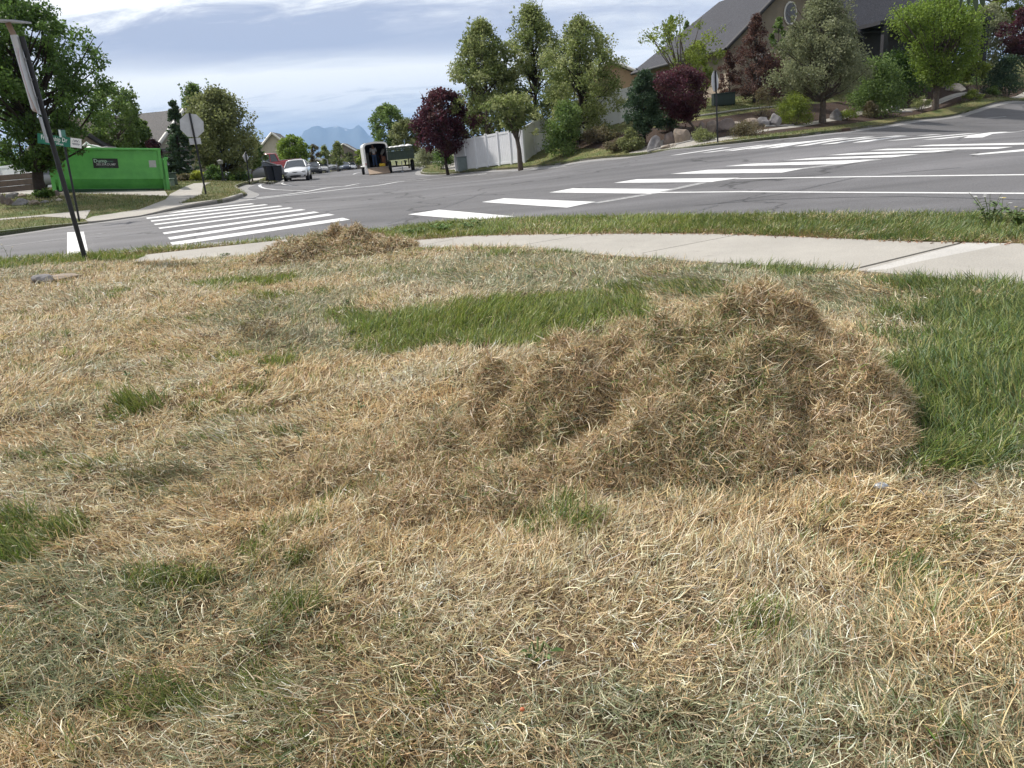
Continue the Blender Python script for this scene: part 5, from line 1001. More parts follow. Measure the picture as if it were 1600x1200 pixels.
tree('tree', 'dark leafy tree above the white cargo trailer', 606, 264, 78, 607, 163, 33, 232, 'mid', 8000, .2, 'round', seed=15, nclump=90, spires=2)
tree('tree', 'lighter round tree behind the green trailer', 640, 264, 70, 638, 186, 30, 240, 'olive', 8000, .17, 'round', seed=16, nclump=80)
bush('hedge', 'grey green hedge right of the dark green trailer', 664, 264, 64, 234, 22, 'grey', 5000, .09, cat='hedge', k=40)
bush('hedge', 'second low hedge running up behind the purple street tree', 690, 258, 55, 236, 22, 'dark', 2500, .10, cat='hedge', k=30)
tree('plum_tree', 'dark purple plum tree left of the white corner fence', 699, 262.5, 47.5, 690, 139, 50, 240, 'purple', 15000, .15, 'round', seed=17, nclump=120, lean=-.3, spires=3, bark=M_BARKD)
tree('pear_tree', 'tall leafy pear tree, leftmost of the tall group by the white fence', 762, 250, 48, 758, 30, 60, 208, 'pear', 24000, .14, 'column', seed=18, nclump=160, clump=.17, spires=10)
tree('pear_tree', 'tallest slim pear tree in the middle of the group', 838, 245, 48.5, 834, 6, 66, 208, 'pear', 26000, .13, 'column', seed=19, nclump=190, clump=.15, spires=12, bark=M_BARKD)
tree('pear_tree', 'broad pear tree at the right of the group over the shrubs', 905, 225, 43, 910, 26, 76, 232, 'pear', 26000, .12, 'column', seed=20, nclump=200, clump=.13, spires=14, bark=M_BARKD)
tree('pear_tree', 'smaller yellow green pear tree standing in front of the white fence', 813, 258.5, 40.5, 802, 146, 42, 200, 'pear', 7500, .12, 'vase', seed=21, nclump=90, clump=.16, spires=6, limbs=8, trunk_r=.11)
bush('shrub', 'dark green bushy shrub at the right end of the white corner fence', 882, 248, 40, 160, 33, 'mid', 8000, .11, k=50)
bush('shrub', 'dry brownish shrub patch right of the dark bushy shrub', 935, 241, 40, 205, 30, 'brush', 4500, .09, k=30)
bush('shrub', 'low olive shrub at the foot of the arborvitae', 985, 233, 35, 205, 22, 'olive', 3600, .08, k=26)
bush('shrub', 'low reddish olive groundcover shrub by the lower sidewalk end', 965, 240, 36, 222, 22, 'brush', 2600, .07, k=20)
tree('arborvitae', 'dense dark evergreen left of the purple multi stem tree', 1008, 222, 35.5, 1008, 108, 30, 214, 'spruce', 17000, .085, 'column', seed=5, nclump=130, clump=.22, spires=3, bark=M_BARKD)
bush('shrub', 'dark evergreen mass behind the purple multi stem tree', 1045, 213, 37.5, 128, 30, 'spruce', 8000, .10, k=46)
tree('plum_tree', 'dark red purple multi stem tree above the boulders by the stop sign', 1084, 213, 35.8, 1062, 107, 58, 186, 'purple', 15000, .095, 'vase', seed=22, nclump=130, clump=.17, lean=-.2, bark=M_BARK, spires=0)
tree('locust_tree', 'airy yellow green tree in front of the long slate roof', 1066, 192, 43, 1062, 26, 72, 120, 'lime', 3000, .11, 'vase', seed=23, nclump=60, clump=.11, trunk_r=.09, spires=0)
tree('locust_tree', 'leafy lime tree behind the purple tree, at the house corner', 1090, 190, 44, 1092, 66, 34, 140, 'lime', 4200, .11, 'round', seed=24, nclump=45)
tree('tree', 'dark tree peeking over the low end of the slate roof', 1050, 160, 78, 1049, 24, 14, 90, 'dark', 3000, .2, 'column', seed=25)
tree('tree', 'small dark treetop above the slate roof slope', 1076, 160, 80, 1074, 32, 8, 80, 'mid', 1200, .2, 'round', seed=26)
tree('tree', 'tiny dark treetop touching the middle of the roof ridge', 1131, 150, 90, 1131, 12, 6, 60, 'mid', 900, .22, 'round', seed=27)
tree('copper_shrub', 'bare looking copper leaved tall shrub against the house wall', 1178, 176, 44.5, 1180, 18, 46, 150, 'copper', 9000, .09, 'pear', seed=28, nclump=90, clump=.14, bark=M_BARKD, cat='shrub')
tree('copper_shrub', 'dark copper shrub climbing the house corner by the stop sign', 1142, 172, 45, 1138, 78, 22, 150, 'copper', 2800, .09, 'pear', seed=29, nclump=50, bark=M_BARKD, cat='shrub')
bush('shrub', 'dark brown shrub mass below the shaded windows', 1200, 172, 45.5, 88, 40, 'copper', 9000, .09, k=50)
tree('vine', 'dark green climbing vine below the round gable window', 1216, 172, 47, 1216, 26, 17, 120, 'mid', 4800, .11, 'column', seed=30, cat='vine')
bush('shrub', 'pale bare grey shrub above the boulders', 1190, 184, 40, 138, 19, 'brush', 2200, .05, k=30)
tree('pear_tree', 'large grey green pear tree in front of the big house', 1285, 190, 38.5, 1286, -30, 86, 146, 'grey', 40000, .10, 'pear', seed=31, nclump=260, clump=.13, trunk_r=.15, spires=12)
bush('shrub', 'round yellow green shrub left of the big pear trunk', 1241, 194, 37.6, 147, 32, 'lime', 8000, .065, k=44)
bush('shrub', 'broad dark green shrub between the big pear and the bright maple', 1370, 179, 42.2, 98, 48, 'mid', 13000, .10, k=60)
bush('ornamental_grass', 'reddish tan clump of ornamental grass below the broad shrub', 1360, 183.5, 41, 160, 14, 'brush', 2200, .07, cat='grass clump')
bush('shrub', 'low bright shrub left of the tan grass clump', 1324, 187, 40, 174, 18, 'lime', 1900, .06, k=16)
tree('maple_tree', 'bright yellow green maple at the right of the mulch bed', 1461, 170, 46.5, 1470, -10, 80, 128, 'bright', 30000, .12, 'vase', seed=32, nclump=200, clump=.16, trunk_r=.17, spires=5)
tree('tree', 'grey green tree behind the bright maple, left side', 1418, 138, 60, 1412, 2, 46, 122, 'grey', 12000, .17, 'round', seed=33, nclump=110, spires=3)
tree('tree', 'dull green tree behind the bright maple, right side', 1540, 134, 62, 1535, 8, 48, 125, 'grey', 12000, .17, 'round', seed=34, nclump=110)
tree('tree', 'small bright young tree between the maple and the red tree', 1526, 148, 51.5, 1525, 88, 24, 128, 'lime', 3600, .11, 'round', seed=35, nclump=40)
tree('red_maple', 'dark red tree at the right edge', 1604, 146, 54, 1602, 12, 42, 92, 'purple', 9000, .13, 'round', seed=36, nclump=90, bark=M_BARKD)
tree('tree', 'yellow green treetop in the upper right corner', 1575, 134, 64, 1572, -18, 32, 34, 'lime', 5000, .17, 'round', seed=37)
bush('shrub', 'dark grey purple shrub under the red tree', 1572, 146, 53, 92, 36, 'spruce', 7000, .11, k=44)
bush('shrub', 'small bright shrub in the bed right of the maple trunk', 1518, 155, 48.5, 143, 14, 'lime', 1500, .07, k=14)
bush('shrub', 'low shrub in front of the dark shrub at the right end', 1552, 148, 51, 136, 11, 'mid', 1400, .07, k=14)
bush('shrub', 'low green shrub right of the broad green shrub', 1440, 166, 45.5, 152, 16, 'olive', 1800, .07, k=16)
bush('juniper', 'spreading brown green juniper right of the stop sign pole', 1165, 216, 33.3, 196, 30, 'brush', 4200, .06, k=30)
bush('juniper', 'spreading olive juniper left of the stop sign pole', 1098, 223, 32.5, 205, 22, 'olive', 3000, .06, k=24)
bush('shrub', 'dark shrub row below the upper lawn behind the maple', 1425, 134, 56, 112, 30, 'dark', 3500, .10, k=30)
bush('shrub', 'long low hedge behind the bright maple trunk', 1500, 133, 60, 116, 44, 'dark', 4500, .11, k=40)
tree('tree', 'green tree rising behind the purple plum and the pears', 735, 255, 62, 742, 150, 26, 225, 'olive', 4000, .16, 'round', seed=38)
bush('hedge', 'dark hedge beyond the planter wall at the far left edge', 5, 296, 58, 250, 70, 'dark', 9000, .16, cat='hedge', k=70)
bush('hedge', 'dark hedge between the big maple and the dumpster', 95, 292, 50, 262, 30, 'dark', 4000, .14, cat='hedge', k=40)
bush('shrub', 'dense dark planting behind the broad green shrub and the bright maple', 1400, 150, 50, 84, 46, 'dark', 9000, .13, k=60)
bush('shrub', 'dark shaded planting against the wall left of the big pear tree', 1232, 172, 48, 100, 30, 'copper', 6000, .11, k=44)
# overhanging branch close to the camera, upper right
def branch():
    c = at(1550, -52, 4.2); r = empty('overhanging_branch', c, 0, 'dark leafy twig hanging into the upper right corner', 'branch'); q = lambda px, py, D=4.2: at(px, py-8, D)-c
    m = MB(); m.tube([q(1700, -160, 4.6), q(1640, -60, 4.4), q(1568, 1), q(1560, 8), q(1548, 10), q(1540, 8), q(1530, -2), q(1505, -14)], [.012, .009, .004, .0035, .003, .003, .0025, .002], 6); m.tube([q(1640, -60, 4.4), q(1540, -40), q(1500, -30)], [.008, .005, .003], 6); m.build('twig', M_BARKD, r)
    g = random.Random(3); n = 0
    for (px, py, a, L_, w) in [(1506, -6, 1.9, .075, .032), (1514, -4, 1.6, .06, .03), (1524, -3, 1.5, .085, .05), (1532, -2, 1.2, .06, .04), (1540, -6, 1.0, .05, .03), (1566, -8, 1.3, .06, .035), (1572, -10, .9, .05, .03), (1500, -30, 2.0, .06, .03), (1585, -25, 1.0, .07, .035), (1550, -30, 1.5, .07, .04), (1528, -28, 1.6, .07, .04)]:
        o = q(px, py); d = (-Uv*math.sin(a)+Rv*math.cos(a)*.8); d = Vector(d).normalized(); s = Vector(Fv).cross(d).normalized()*.7+Vector(Fv)*g.uniform(-.7, .7); m = MB(); vs = []; fs = []
        for i in range(7):
            t = i/6; ww = w*math.sin(math.pi*(t*.94+.03))**.8*.5; cc = o+d*L_*t+Vector((0, 0, -.01*t*t)); vs += [tuple(cc-s*ww), tuple(cc+Vector(Fv)*-.004), tuple(cc+s*ww)]
        for i in range(6): b_ = i*3; fs += [(b_, b_+1, b_+4, b_+3), (b_+1, b_+2, b_+5, b_+4)]
        m.add(vs, fs, True); m.build('leaf', mat('dark_leaf', (.035, .065, .018), .5) if n == 0 else bpy.data.materials['dark_leaf'], r); n += 1
branch()
# ------------------------------------------------------------------ weeds and small things on the lawn
def weed(px, py, h, label, flowers, seed=0, leaves=8, lw=.03, col=(.09, .17, .03), stems=3, D=None, spread=.05):
    x, y = gp(px, py, .12); p = Vector((x, y, float(ground_z(x, y)[0]))); r = empty('weed', p, 0, label, 'weed'); g = random.Random(seed); m = MB(); tips = []
    for i in range(stems):
        a = g.uniform(0, 6.28); t = Vector((math.cos(a)*spread*g.uniform(.3, 1.3), math.sin(a)*spread*g.uniform(.3, 1.3), h*g.uniform(.6, 1.0))); m.tube([(0, 0, -.01), t*.5+Vector((0, 0, .03)), t], [.003, .0025, .0015], 5); tips.append(t)
    m.build('stem', mat('weed_stem', (.12, .16, .05), .7), r); m = MB()
    for i in range(leaves):
        a = g.uniform(0, 6.28); t = g.choice(tips)*g.uniform(.05, .8); L_ = lw*g.uniform(1.6, 3); d = Vector((math.cos(a), math.sin(a), g.uniform(.1, .8))).normalized(); s = d.cross(Vector((0, 0, 1))).normalized()*lw*.5
        m.add([tuple(t), tuple(t+d*L_*.5+s), tuple(t+d*L_+Vector((0, 0, -.01))), tuple(t+d*L_*.5-s)], [(0, 1, 2, 3)], False)
    m.build('leaves', mat('weed_leaf', col, .6, var=.3, scale=30), r)
    if flowers:
        c, n_, sz = flowers; m = MB(); mc = MB()
        for i in range(n_):
            t = tips[i % len(tips)]+Vector((g.uniform(-.03, .03), g.uniform(-.03, .03), g.uniform(-.02, .02))) if n_ > len(tips) else tips[i]
            for k in range(6): a = k*1.047; m.add([tuple(t), tuple(t+Vector((math.cos(a-.4), math.sin(a-.4), .3))*sz*.7), tuple(t+Vector((math.cos(a), math.sin(a), .25))*sz), tuple(t+Vector((math.cos(a+.4), math.sin(a+.4), .3))*sz*.7)], [(0, 1, 2, 3)])
        m.build('flower', mat('petal_%d' % seed, c, .6, var=.05), r)
    return r
weed(15, 405, .24, 'spindly weed with a pale yellow bloom at the left edge', ((.75, .65, .2), 2, .014), 1, 6, .018, stems=2, spread=.07)
weed(32, 410, .12, 'small weed with white blooms near the left edge', ((.8, .8, .8), 4, .015), 2, 8, .022)
weed(1545, 352, .30, 'leafy weed with white and yellow blooms on the right verge', ((.8, .8, .78), 9, .018), 3, 80, .03, (.12, .19, .05), stems=9, spread=.18)
weed(1563, 350, .34, 'single tall yellow flower head above the leafy weed', ((.70, .55, .12), 1, .03), 4, 14, .03, stems=1, spread=.01)
weed(1590, 356, .20, 'dark bushy weed at the right edge of the verge', ((.70, .62, .2), 2, .016), 5, 80, .032, (.10, .17, .045), stems=9, spread=.18)
weed(690, 362, .15, 'bright leafy weed clump at the tip of the verge', None, 6, 120, .034, (.13, .25, .04), stems=10, spread=.22)
weed(650, 366, .12, 'low bright weed clump left of the leafy one on the verge tip', None, 7, 110, .03, (.11, .22, .04), stems=10, spread=.24)
weed(740, 358, .14, 'third bright weed clump farther right on the verge tip', None, 9, 100, .03, (.12, .22, .045), stems=9, spread=.22)
weed(350, 392, .05, 'flat green weed growing in the sidewalk joint', None, 8, 40, .022, (.09, .17, .03), stems=6, spread=.1)
for i, (px, py) in enumerate([(170, 650), (470, 690), (560, 640), (840, 1030), (310, 470), (1040, 430), (200, 590), (420, 590), (300, 640), (700, 430), (830, 440), (930, 430), (545, 480), (640, 450)]):
    lb = ['small broadleaf weed in the dry grass left of the green tuft', 'small broadleaf weed in the raked strip left of the big heap', 'small broadleaf weed below the left end of the green strip', 'single broad green leaf in the straw at the lower middle', 'small broadleaf weed in the far left straw', 'small broadleaf weed just behind the summit of the big heap', 'small broadleaf weed above the green tuft', 'small broadleaf weed above the thin green row', 'small broadleaf weed right of the green tuft', 'small broadleaf weed near the sidewalk left of the green strip', 'small broadleaf weed near the sidewalk above the green strip', 'small broadleaf weed near the sidewalk right of the other two', 'small broadleaf weed left of the green strip', 'small broadleaf weed above the left end of the green strip'][i]
    weed(px, py, .045, lb, None, 20+i, 7, .016, (.08, .16, .03), stems=3, spread=.03)
def litter():
    x, y = gp(1376, 772, .12); p = Vector((x, y, float(ground_z(x, y)[0])+.035)); m = MB(); g = random.Random(2)
    m.ball((0, 0, -.01), (.020, .014, .010), 9, 6, jit=.25, seed=3); o = m.build('litter', mat('crumpled_foil', (.45, .48, .52), .3, .3, scale=40), None, p); tag(o, 'small crumpled silvery wrapper in the straw right of the big heap', 'litter')
    x, y = gp(818, 1128, .12); p = Vector((x, y, float(ground_z(x, y)[0])+.04)); m = MB(); m.ball((0, 0, -.012), (.005, .004, .004), 8, 6, jit=.1); o = m.build('berry', mat('orange_berry', (.55, .16, .07), .5), None, p); tag(o, 'tiny orange red berry lying in the straw at the bottom', 'berry')
litter()
# ------------------------------------------------------------------ mountains and the air
def mountains():
    g = []; nA, nR = 260, 26; a0, a1 = math.radians(-40), math.radians(10)
    prof = [(-200, 6), (330, 10), (400, 12), (412, 18), (430, 12), (445, 24), (462, 20), (480, 42), (500, 47), (515, 43), (530, 45), (545, 45), (556, 40), (566, 45), (580, 26), (600, 24), (640, 20), (700, 22), (760, 12), (1200, 8), (2200, 6)]
    co = []; r0, r1 = 12000, 15500
    for j in range(nR):
        for i in range(nA):
            a = a0+(a1-a0)*i/(nA-1); px = float(np.interp(math.degrees(a), [-40, -34, -20, -10, 0, 10], [-230, -53, 324, 552, 766, 981])); hpx = np.interp(px, [p[0] for p in prof], [p[1] for p in prof]); t = j/(nR-1); r = r0+(r1-r0)*t; s = math.sin(math.pi*min(1, t*1.15))**.8 if t < .87 else math.sin(math.pi*.87*1.15)*.5
            s = math.sin(math.pi*t)**.7; rough = fbm(np.array([a*60]), np.array([t*5]), 5, 12)[0]-.5; ridge = 1-abs(2*fbm(np.array([a*38]), np.array([t*2.2]), 4, 15)[0]-1)
            z = hpx*13800/FPX/1.0*(s*(.74+.24*ridge)+rough*.22*s)-20; co.append((r*math.sin(a), r*math.cos(a), z))
    I = np.arange(nA*nR).reshape(nR, nA); q = np.stack([I[:-1, :-1], I[:-1, 1:], I[1:, 1:], I[1:, :-1]], -1).reshape(-1, 4)
    m = mat('mountain', (.13, .16, .17), .95, scale=.0016, color2=(.07, .09, .11)); nt = m.node_tree; N = nt.nodes; L = nt.links; b = N['Principled BSDF']; src = b.inputs['Base Color'].links[0].from_socket
    tc = N.new('ShaderNodeTexCoord'); sp = N.new('ShaderNodeSeparateXYZ'); L.new(tc.outputs['Object'], sp.inputs[0]); t = N.new('ShaderNodeTexNoise'); mp = N.new('ShaderNodeMapping'); mp.inputs['Scale'].default_value = (1, .35, .12); L.new(tc.outputs['Object'], mp.inputs[0]); L.new(mp.outputs[0], t.inputs['Vector']); t.inputs['Scale'].default_value = .006; t.inputs['Detail'].default_value = 5
    a = N.new('ShaderNodeMath'); a.operation = 'MULTIPLY_ADD'; L.new(t.outputs['Fac'], a.inputs[0]); a.inputs[1].default_value = 700; L.new(sp.outputs[2], a.inputs[2]); mr = N.new('ShaderNodeMapRange'); mr.inputs[1].default_value = 870; mr.inputs[2].default_value = 950; L.new(a.outputs[0], mr.inputs[0])
    x = N.new('ShaderNodeMix'); x.data_type = 'RGBA'; L.new(mr.outputs[0], x.inputs[0]); L.new(src, x.inputs[6]); x.inputs[7].default_value = (.8, .82, .85, 1); L.new(x.outputs[2], b.inputs['Base Color'])
    tag(mesh_np('mountains', co, q.ravel(), np.full(len(q), 4), m, smooth=True), kind='structure')
mountains()
def haze():
    m = bpy.data.materials.new('air'); m.use_nodes = True; nt = m.node_tree; nt.nodes.clear(); o = nt.nodes.new('ShaderNodeOutputMaterial'); v = nt.nodes.new('ShaderNodeVolumePrincipled'); v.inputs['Color'].default_value = (.38, .62, 1.0, 1); v.inputs['Density'].default_value = HAZE_D; v.inputs['Anisotropy'].default_value = .0; nt.links.new(v.outputs[0], o.inputs['Volume'])
    zlo = -22 ; b = MB(); b.box((-3000, 8900, (640+zlo)/2), (24000, 19000, 640-zlo)); q = b.build('haze', m); tag(q, kind='stuff'); q['label'] = 'pale blue air over the distant mountains'
HAZE_D = 9.0e-5
haze()
# ------------------------------------------------------------------ grass, straw and the raked piles: every blade is geometry
M_BLADE = tint_mat('grass_blade', .48, .26, .4); M_STRAW = tint_mat('straw_blade', .5, .10, .4)
def project(x, y, z):
    z = z-EYE; f = x*Fv[0]+y*Fv[1]+z*Fv[2]; f = np.maximum(f, 1e-3)
    return 800+FPX*(x*Rv[0]+y*Rv[1]+z*Rv[2])/f, 600-FPX*(x*Uv[0]+y*Uv[1]+z*Uv[2])/f
def blade_mesh(name, P, az, th, kap, L_, w, col, mt, K=3, Nrm=None, curl=None, tw=None, label=None, parent=None):
    n = len(P)
    if Nrm is None: Nrm = np.tile((0., 0, 1), (n, 1))
    a = np.where(np.abs(Nrm[:, :1]) < .9, np.array([[1., 0, 0]]), np.array([[0, 1., 0]]))
    t1 = a-Nrm*(a*Nrm).sum(1, keepdims=True); t1 /= np.linalg.norm(t1, axis=1, keepdims=True); t2 = np.cross(Nrm, t1)
    curl = RNG.normal(0, .8, n) if curl is None else curl; tw = RNG.uniform(-1.2, 1.2, n) if tw is None else tw
    co = np.empty((n, K+1, 2, 3)); p = P.astype(float).copy(); taper = {1: (1, .3), 2: (1, .85, .12), 3: (.85, 1, .75, .08), 4: (.8, 1, .9, .6, .06)}[K]
    for k in range(K+1):
        u = k/K; t = th+kap*u; z_ = az+curl*u
        d = np.sin(t)[:, None]*(np.cos(z_)[:, None]*t1+np.sin(z_)[:, None]*t2)+np.cos(t)[:, None]*Nrm
        side = -np.sin(z_)[:, None]*t1+np.cos(z_)[:, None]*t2; nn = np.cross(d, side)
        wd = np.cos(tw)[:, None]*side+np.sin(tw)[:, None]*nn
        if k: p = p+(d+dp)/2*(L_/K)[:, None]
        dp = d; h = (w*taper[k]/2)[:, None]*wd
        co[:, k, 0] = p-h; co[:, k, 1] = p+h
    idx = (np.arange(n)*(K+1)*2)[:, None]; fs = []
    for k in range(K): b = k*2; fs.append(np.concatenate([idx+b, idx+b+1, idx+b+3, idx+b+2], 1))
    F = np.stack(fs, 1).reshape(-1)
    c = np.repeat(col, (K+1)*2, axis=0)
    return mesh_np(name, co.reshape(-1, 3), F, np.full(n*K, 4), mt, parent=parent, smooth=False, colors=c)
STRAW = np.array([(.62, .475, .28), (.70, .56, .36), (.52, .37, .21), (.84, .75, .53), (.30, .215, .11), (.64, .51, .275), (.58, .50, .31), (.88, .81, .62), (.20, .14, .08)])
GREEN = np.array([(.110, .175, .032), (.150, .215, .045), (.200, .265, .075), (.115, .150, .060), (.070, .110, .026), (.27, .29, .11), (.13, .19, .03)])
GREY = np.array([(.33, .34, .21), (.23, .26, .14), (.42, .41, .28), (.17, .21, .11)])
def pick(pal, n, j=.14):
    c = pal[RNG.integers(0, len(pal), n)]*RNG.normal(1, j, (n, 1)); return np.clip(c*RNG.normal(1, .04, (n, 3)), .005, .95)
def ell(px, py, L_):
    o = np.zeros(px.shape)
    for cx, cy, rx, ry, s in L_:
        d = ((px-cx)/rx)**2+((py-cy)/ry)**2; o = np.maximum(o, s*np.clip(1.35-d, 0, 1))
    return o
GZ = [(760, 507, 220, 40, .95), (870, 492, 130, 34, .95), (640, 520, 110, 36, .95), (985, 490, 56, 22, .8), (1440, 620, 170, 90, 1), (1560, 560, 170, 130, 1), (1385, 530, 60, 40, .9), (1440, 505, 90, 30, .7), (1600, 470, 100, 26, .5),
      (1500, 700, 110, 44, .75), (228, 634, 44, 20, 1.1), (195, 655, 45, 12, .5), (330, 612, 66, 15, .75), (430, 600, 90, 15, .6), (640, 574, 25, 9, .5), (60, 825, 95, 22, .8), (10, 850, 60, 40, .7), (455, 884, 36, 15, .6), (940, 812, 60, 24, .75), (900, 790, 26, 40, .6),
      (270, 1095, 110, 50, .45), (250, 905, 60, 20, .4), (20, 1130, 60, 60, .4), (480, 960, 60, 16, .25), (760, 1060, 100, 40, .3), (1250, 421, 150, 11, .7), (1500, 447, 130, 16, .95), (1120, 410, 80, 7, .55), (800, 395, 170, 5, .45),
      (110, 402, 130, 12, 1.1), (160, 398, 70, 14, 1.1), (400, 450, 120, 14, .3), (240, 460, 70, 12, .3), (390, 575, 80, 14, .35), (1000, 455, 180, 14, .3), (470, 400, 60, 8, .3)]
SZ = [(70, 960, 150, 80, .8), (100, 1060, 130, 80, .6), (620, 745, 200, 60, .5), (300, 780, 140, 40, .5), (460, 535, 90, 20, .8), (900, 425, 420, 34, .75), (1350, 455, 260, 26, .6), (1450, 900, 200, 90, .35), (780, 1000, 160, 50, .4), (700, 690, 120, 50, .3), (900, 1090, 130, 50, .4), (150, 570, 90, 20, .4), (600, 430, 200, 24, .3), (1520, 760, 140, 50, .4)]
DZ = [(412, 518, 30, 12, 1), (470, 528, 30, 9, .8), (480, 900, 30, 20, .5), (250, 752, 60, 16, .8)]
# ---- the two raked piles of clippings as heights above the lawn
def lumps(x, y, Ls):
    o = np.zeros(x.shape)
    for cx, cy, rx, ry, h, rot in Ls:
        c, s = math.cos(rot), math.sin(rot); u = ((x-cx)*c+(y-cy)*s)/rx; v = (-(x-cx)*s+(y-cy)*c)/ry
        q = h*np.clip(1-(u*u+v*v), 0, 1)**.56; o = (o**5+q**5)**(1/5)
    return o
PILE_A = [(.87, 2.78, .50, .54, .27, 0), (.76, 2.86, .22, .27, .345, 0), (.98, 2.84, .26, .30, .345, 0), (1.09, 2.74, .42, .48, .235, .0), (.14, 2.70, .33, .37, .275, .0), (.52, 2.66, .46, .42, .155, 0), (.50, 2.38, .66, .33, .13, 0), (-.25, 2.46, .36, .30, .085, 0), (1.02, 2.42, .34, .34, .12, 0), (.42, 2.9, .36, .3, .15, 0), (-.10, 2.20, .5, .22, .06, 0), (-.62, 2.50, .30, .20, .055, .3), (-.92, 2.38, .2, .13, .04, 0), (.30, 2.52, .3, .25, .15, .5)]
PILE_B = [(-1.98, 8.95, .60, .55, .23, 0), (-1.66, 8.9, .46, .5, .19, 0), (-2.42, 9.0, .52, .45, .14, 0), (-1.30, 8.8, .38, .4, .125, 0), (-2.05, 8.6, .95, .42, .13, 0)]
def pile_h(x, y, Ls, s=1.0):
    h = lumps(x, y, Ls); n = fbm(x*5*s, y*5*s, 4, 21)-.5; r = 1-np.abs(2*fbm(x*3.2*s+9, y*3.2*s, 3, 33)-1)
    return np.where(h > 0, np.maximum(0, h+np.clip(h*6, 0, 1)*(.33*n+.21*(r-.785)+.10*(fbm(x*13*s, y*13*s, 3, 61)-.5))/s**.5), 0)
def pile(name, Ls, box, nb, label, s=1.0, wk=1.0):
    x0, x1, y0, y1 = box; root = empty(name, ((x0+x1)/2, (y0+y1)/2, float(ground_z((x0+x1)/2, (y0+y1)/2)[0])), 0, label, 'grass pile')
    n = 90; X, Y = np.meshgrid(np.linspace(x0, x1, n), np.linspace(y0, y1, n)); X = X.ravel(); Y = Y.ravel(); H = pile_h(X, Y, Ls, s)
    Z = ground_z(X, Y)+H-.03; I = np.arange(n*n).reshape(n, n); q = np.stack([I[:-1, :-1], I[:-1, 1:], I[1:, 1:], I[1:, :-1]], -1).reshape(-1, 4)
    q = q[(H[q] > .004).any(1)]; lo = np.array(root.location)
    used, inv = np.unique(q, return_inverse=True)
    mesh_np('core', np.c_[X, Y, Z][used]-lo, inv.ravel(), np.full(len(q), 4), M_SOIL, parent=root, smooth=True)
    x = RNG.uniform(x0, x1, nb*4); y = RNG.uniform(y0, y1, nb*4); h = pile_h(x, y, Ls, s); e = .012
    gx = (pile_h(x+e, y, Ls, s)-pile_h(x-e, y, Ls, s))/(2*e); gy = (pile_h(x, y+e, Ls, s)-pile_h(x, y-e, Ls, s))/(2*e)
    keep = (h > .012) & (RNG.random(len(x)) < np.sqrt(1+gx*gx+gy*gy)/2.4); x, y, h, gx, gy = [q_[keep][:nb] for q_ in (x, y, h, gx, gy)]; m = len(x)
    N_ = np.c_[-gx, -gy, np.ones(m)]; N_ /= np.linalg.norm(N_, axis=1, keepdims=True)
    z = ground_z(x, y)+h+RNG.uniform(-.04, .008, m); L_ = RNG.gamma(8, .0062, m)*s**-.3; L_ = np.clip(L_, .02, .12)
    th = np.clip(RNG.normal(1.33, .26, m), .3, 1.9); kap = RNG.normal(.25, .75, m); az = RNG.uniform(0, 2*math.pi, m)
    st = (RNG.random(m) < .045); th[st] = RNG.uniform(.3, 1.1, st.sum())
    g = fbm(x*4, y*4, 3, 50); gp_ = RNG.random(m); col = pick(STRAW*np.array([.88, .84, .81]), m, .2)
    gm = gp_ < np.clip((g-.40)*1.1, .08, .30); col[gm] = pick(np.vstack([GREEN*1.1, GREY]), gm.sum())
    mesh = blade_mesh('straw', np.c_[x, y, z]-lo, az, th, kap, L_, RNG.uniform(.0014, .0031, m)*wk, col, M_STRAW, 3, N_, RNG.normal(0, .9, m), parent=root)
    return root
pile('grass_clippings_pile', PILE_A, (-1.15, 1.66, 1.95, 3.45), 240000, 'large heap of raked dry straw coloured grass in the middle of the lawn')
pile('grass_clippings_pile', PILE_B, (-2.95, -.95, 8.1, 9.6), 26000, 'smaller heap of raked dead grass beside the sidewalk corner near the crosswalk', .8, 2.4)
PATHS = np.vstack([sw_top, sw_bot[::-1]])
def zones(x, y, z):
    px, py = project(x, y, z); wx = (fbm(x*2.2, y*2.2, 3, 70)-.5); k = np.clip(9/np.maximum(np.hypot(x, y), 1), 1, 9)
    wy = (fbm(x*2.2+40, y*2.2, 3, 71)-.5); px2 = px+wx*34*k; py2 = py+wy*13*k
    return px2, py2, ell(px2, py2, GZ), ell(px2, py2, SZ), ell(px2, py2, DZ)
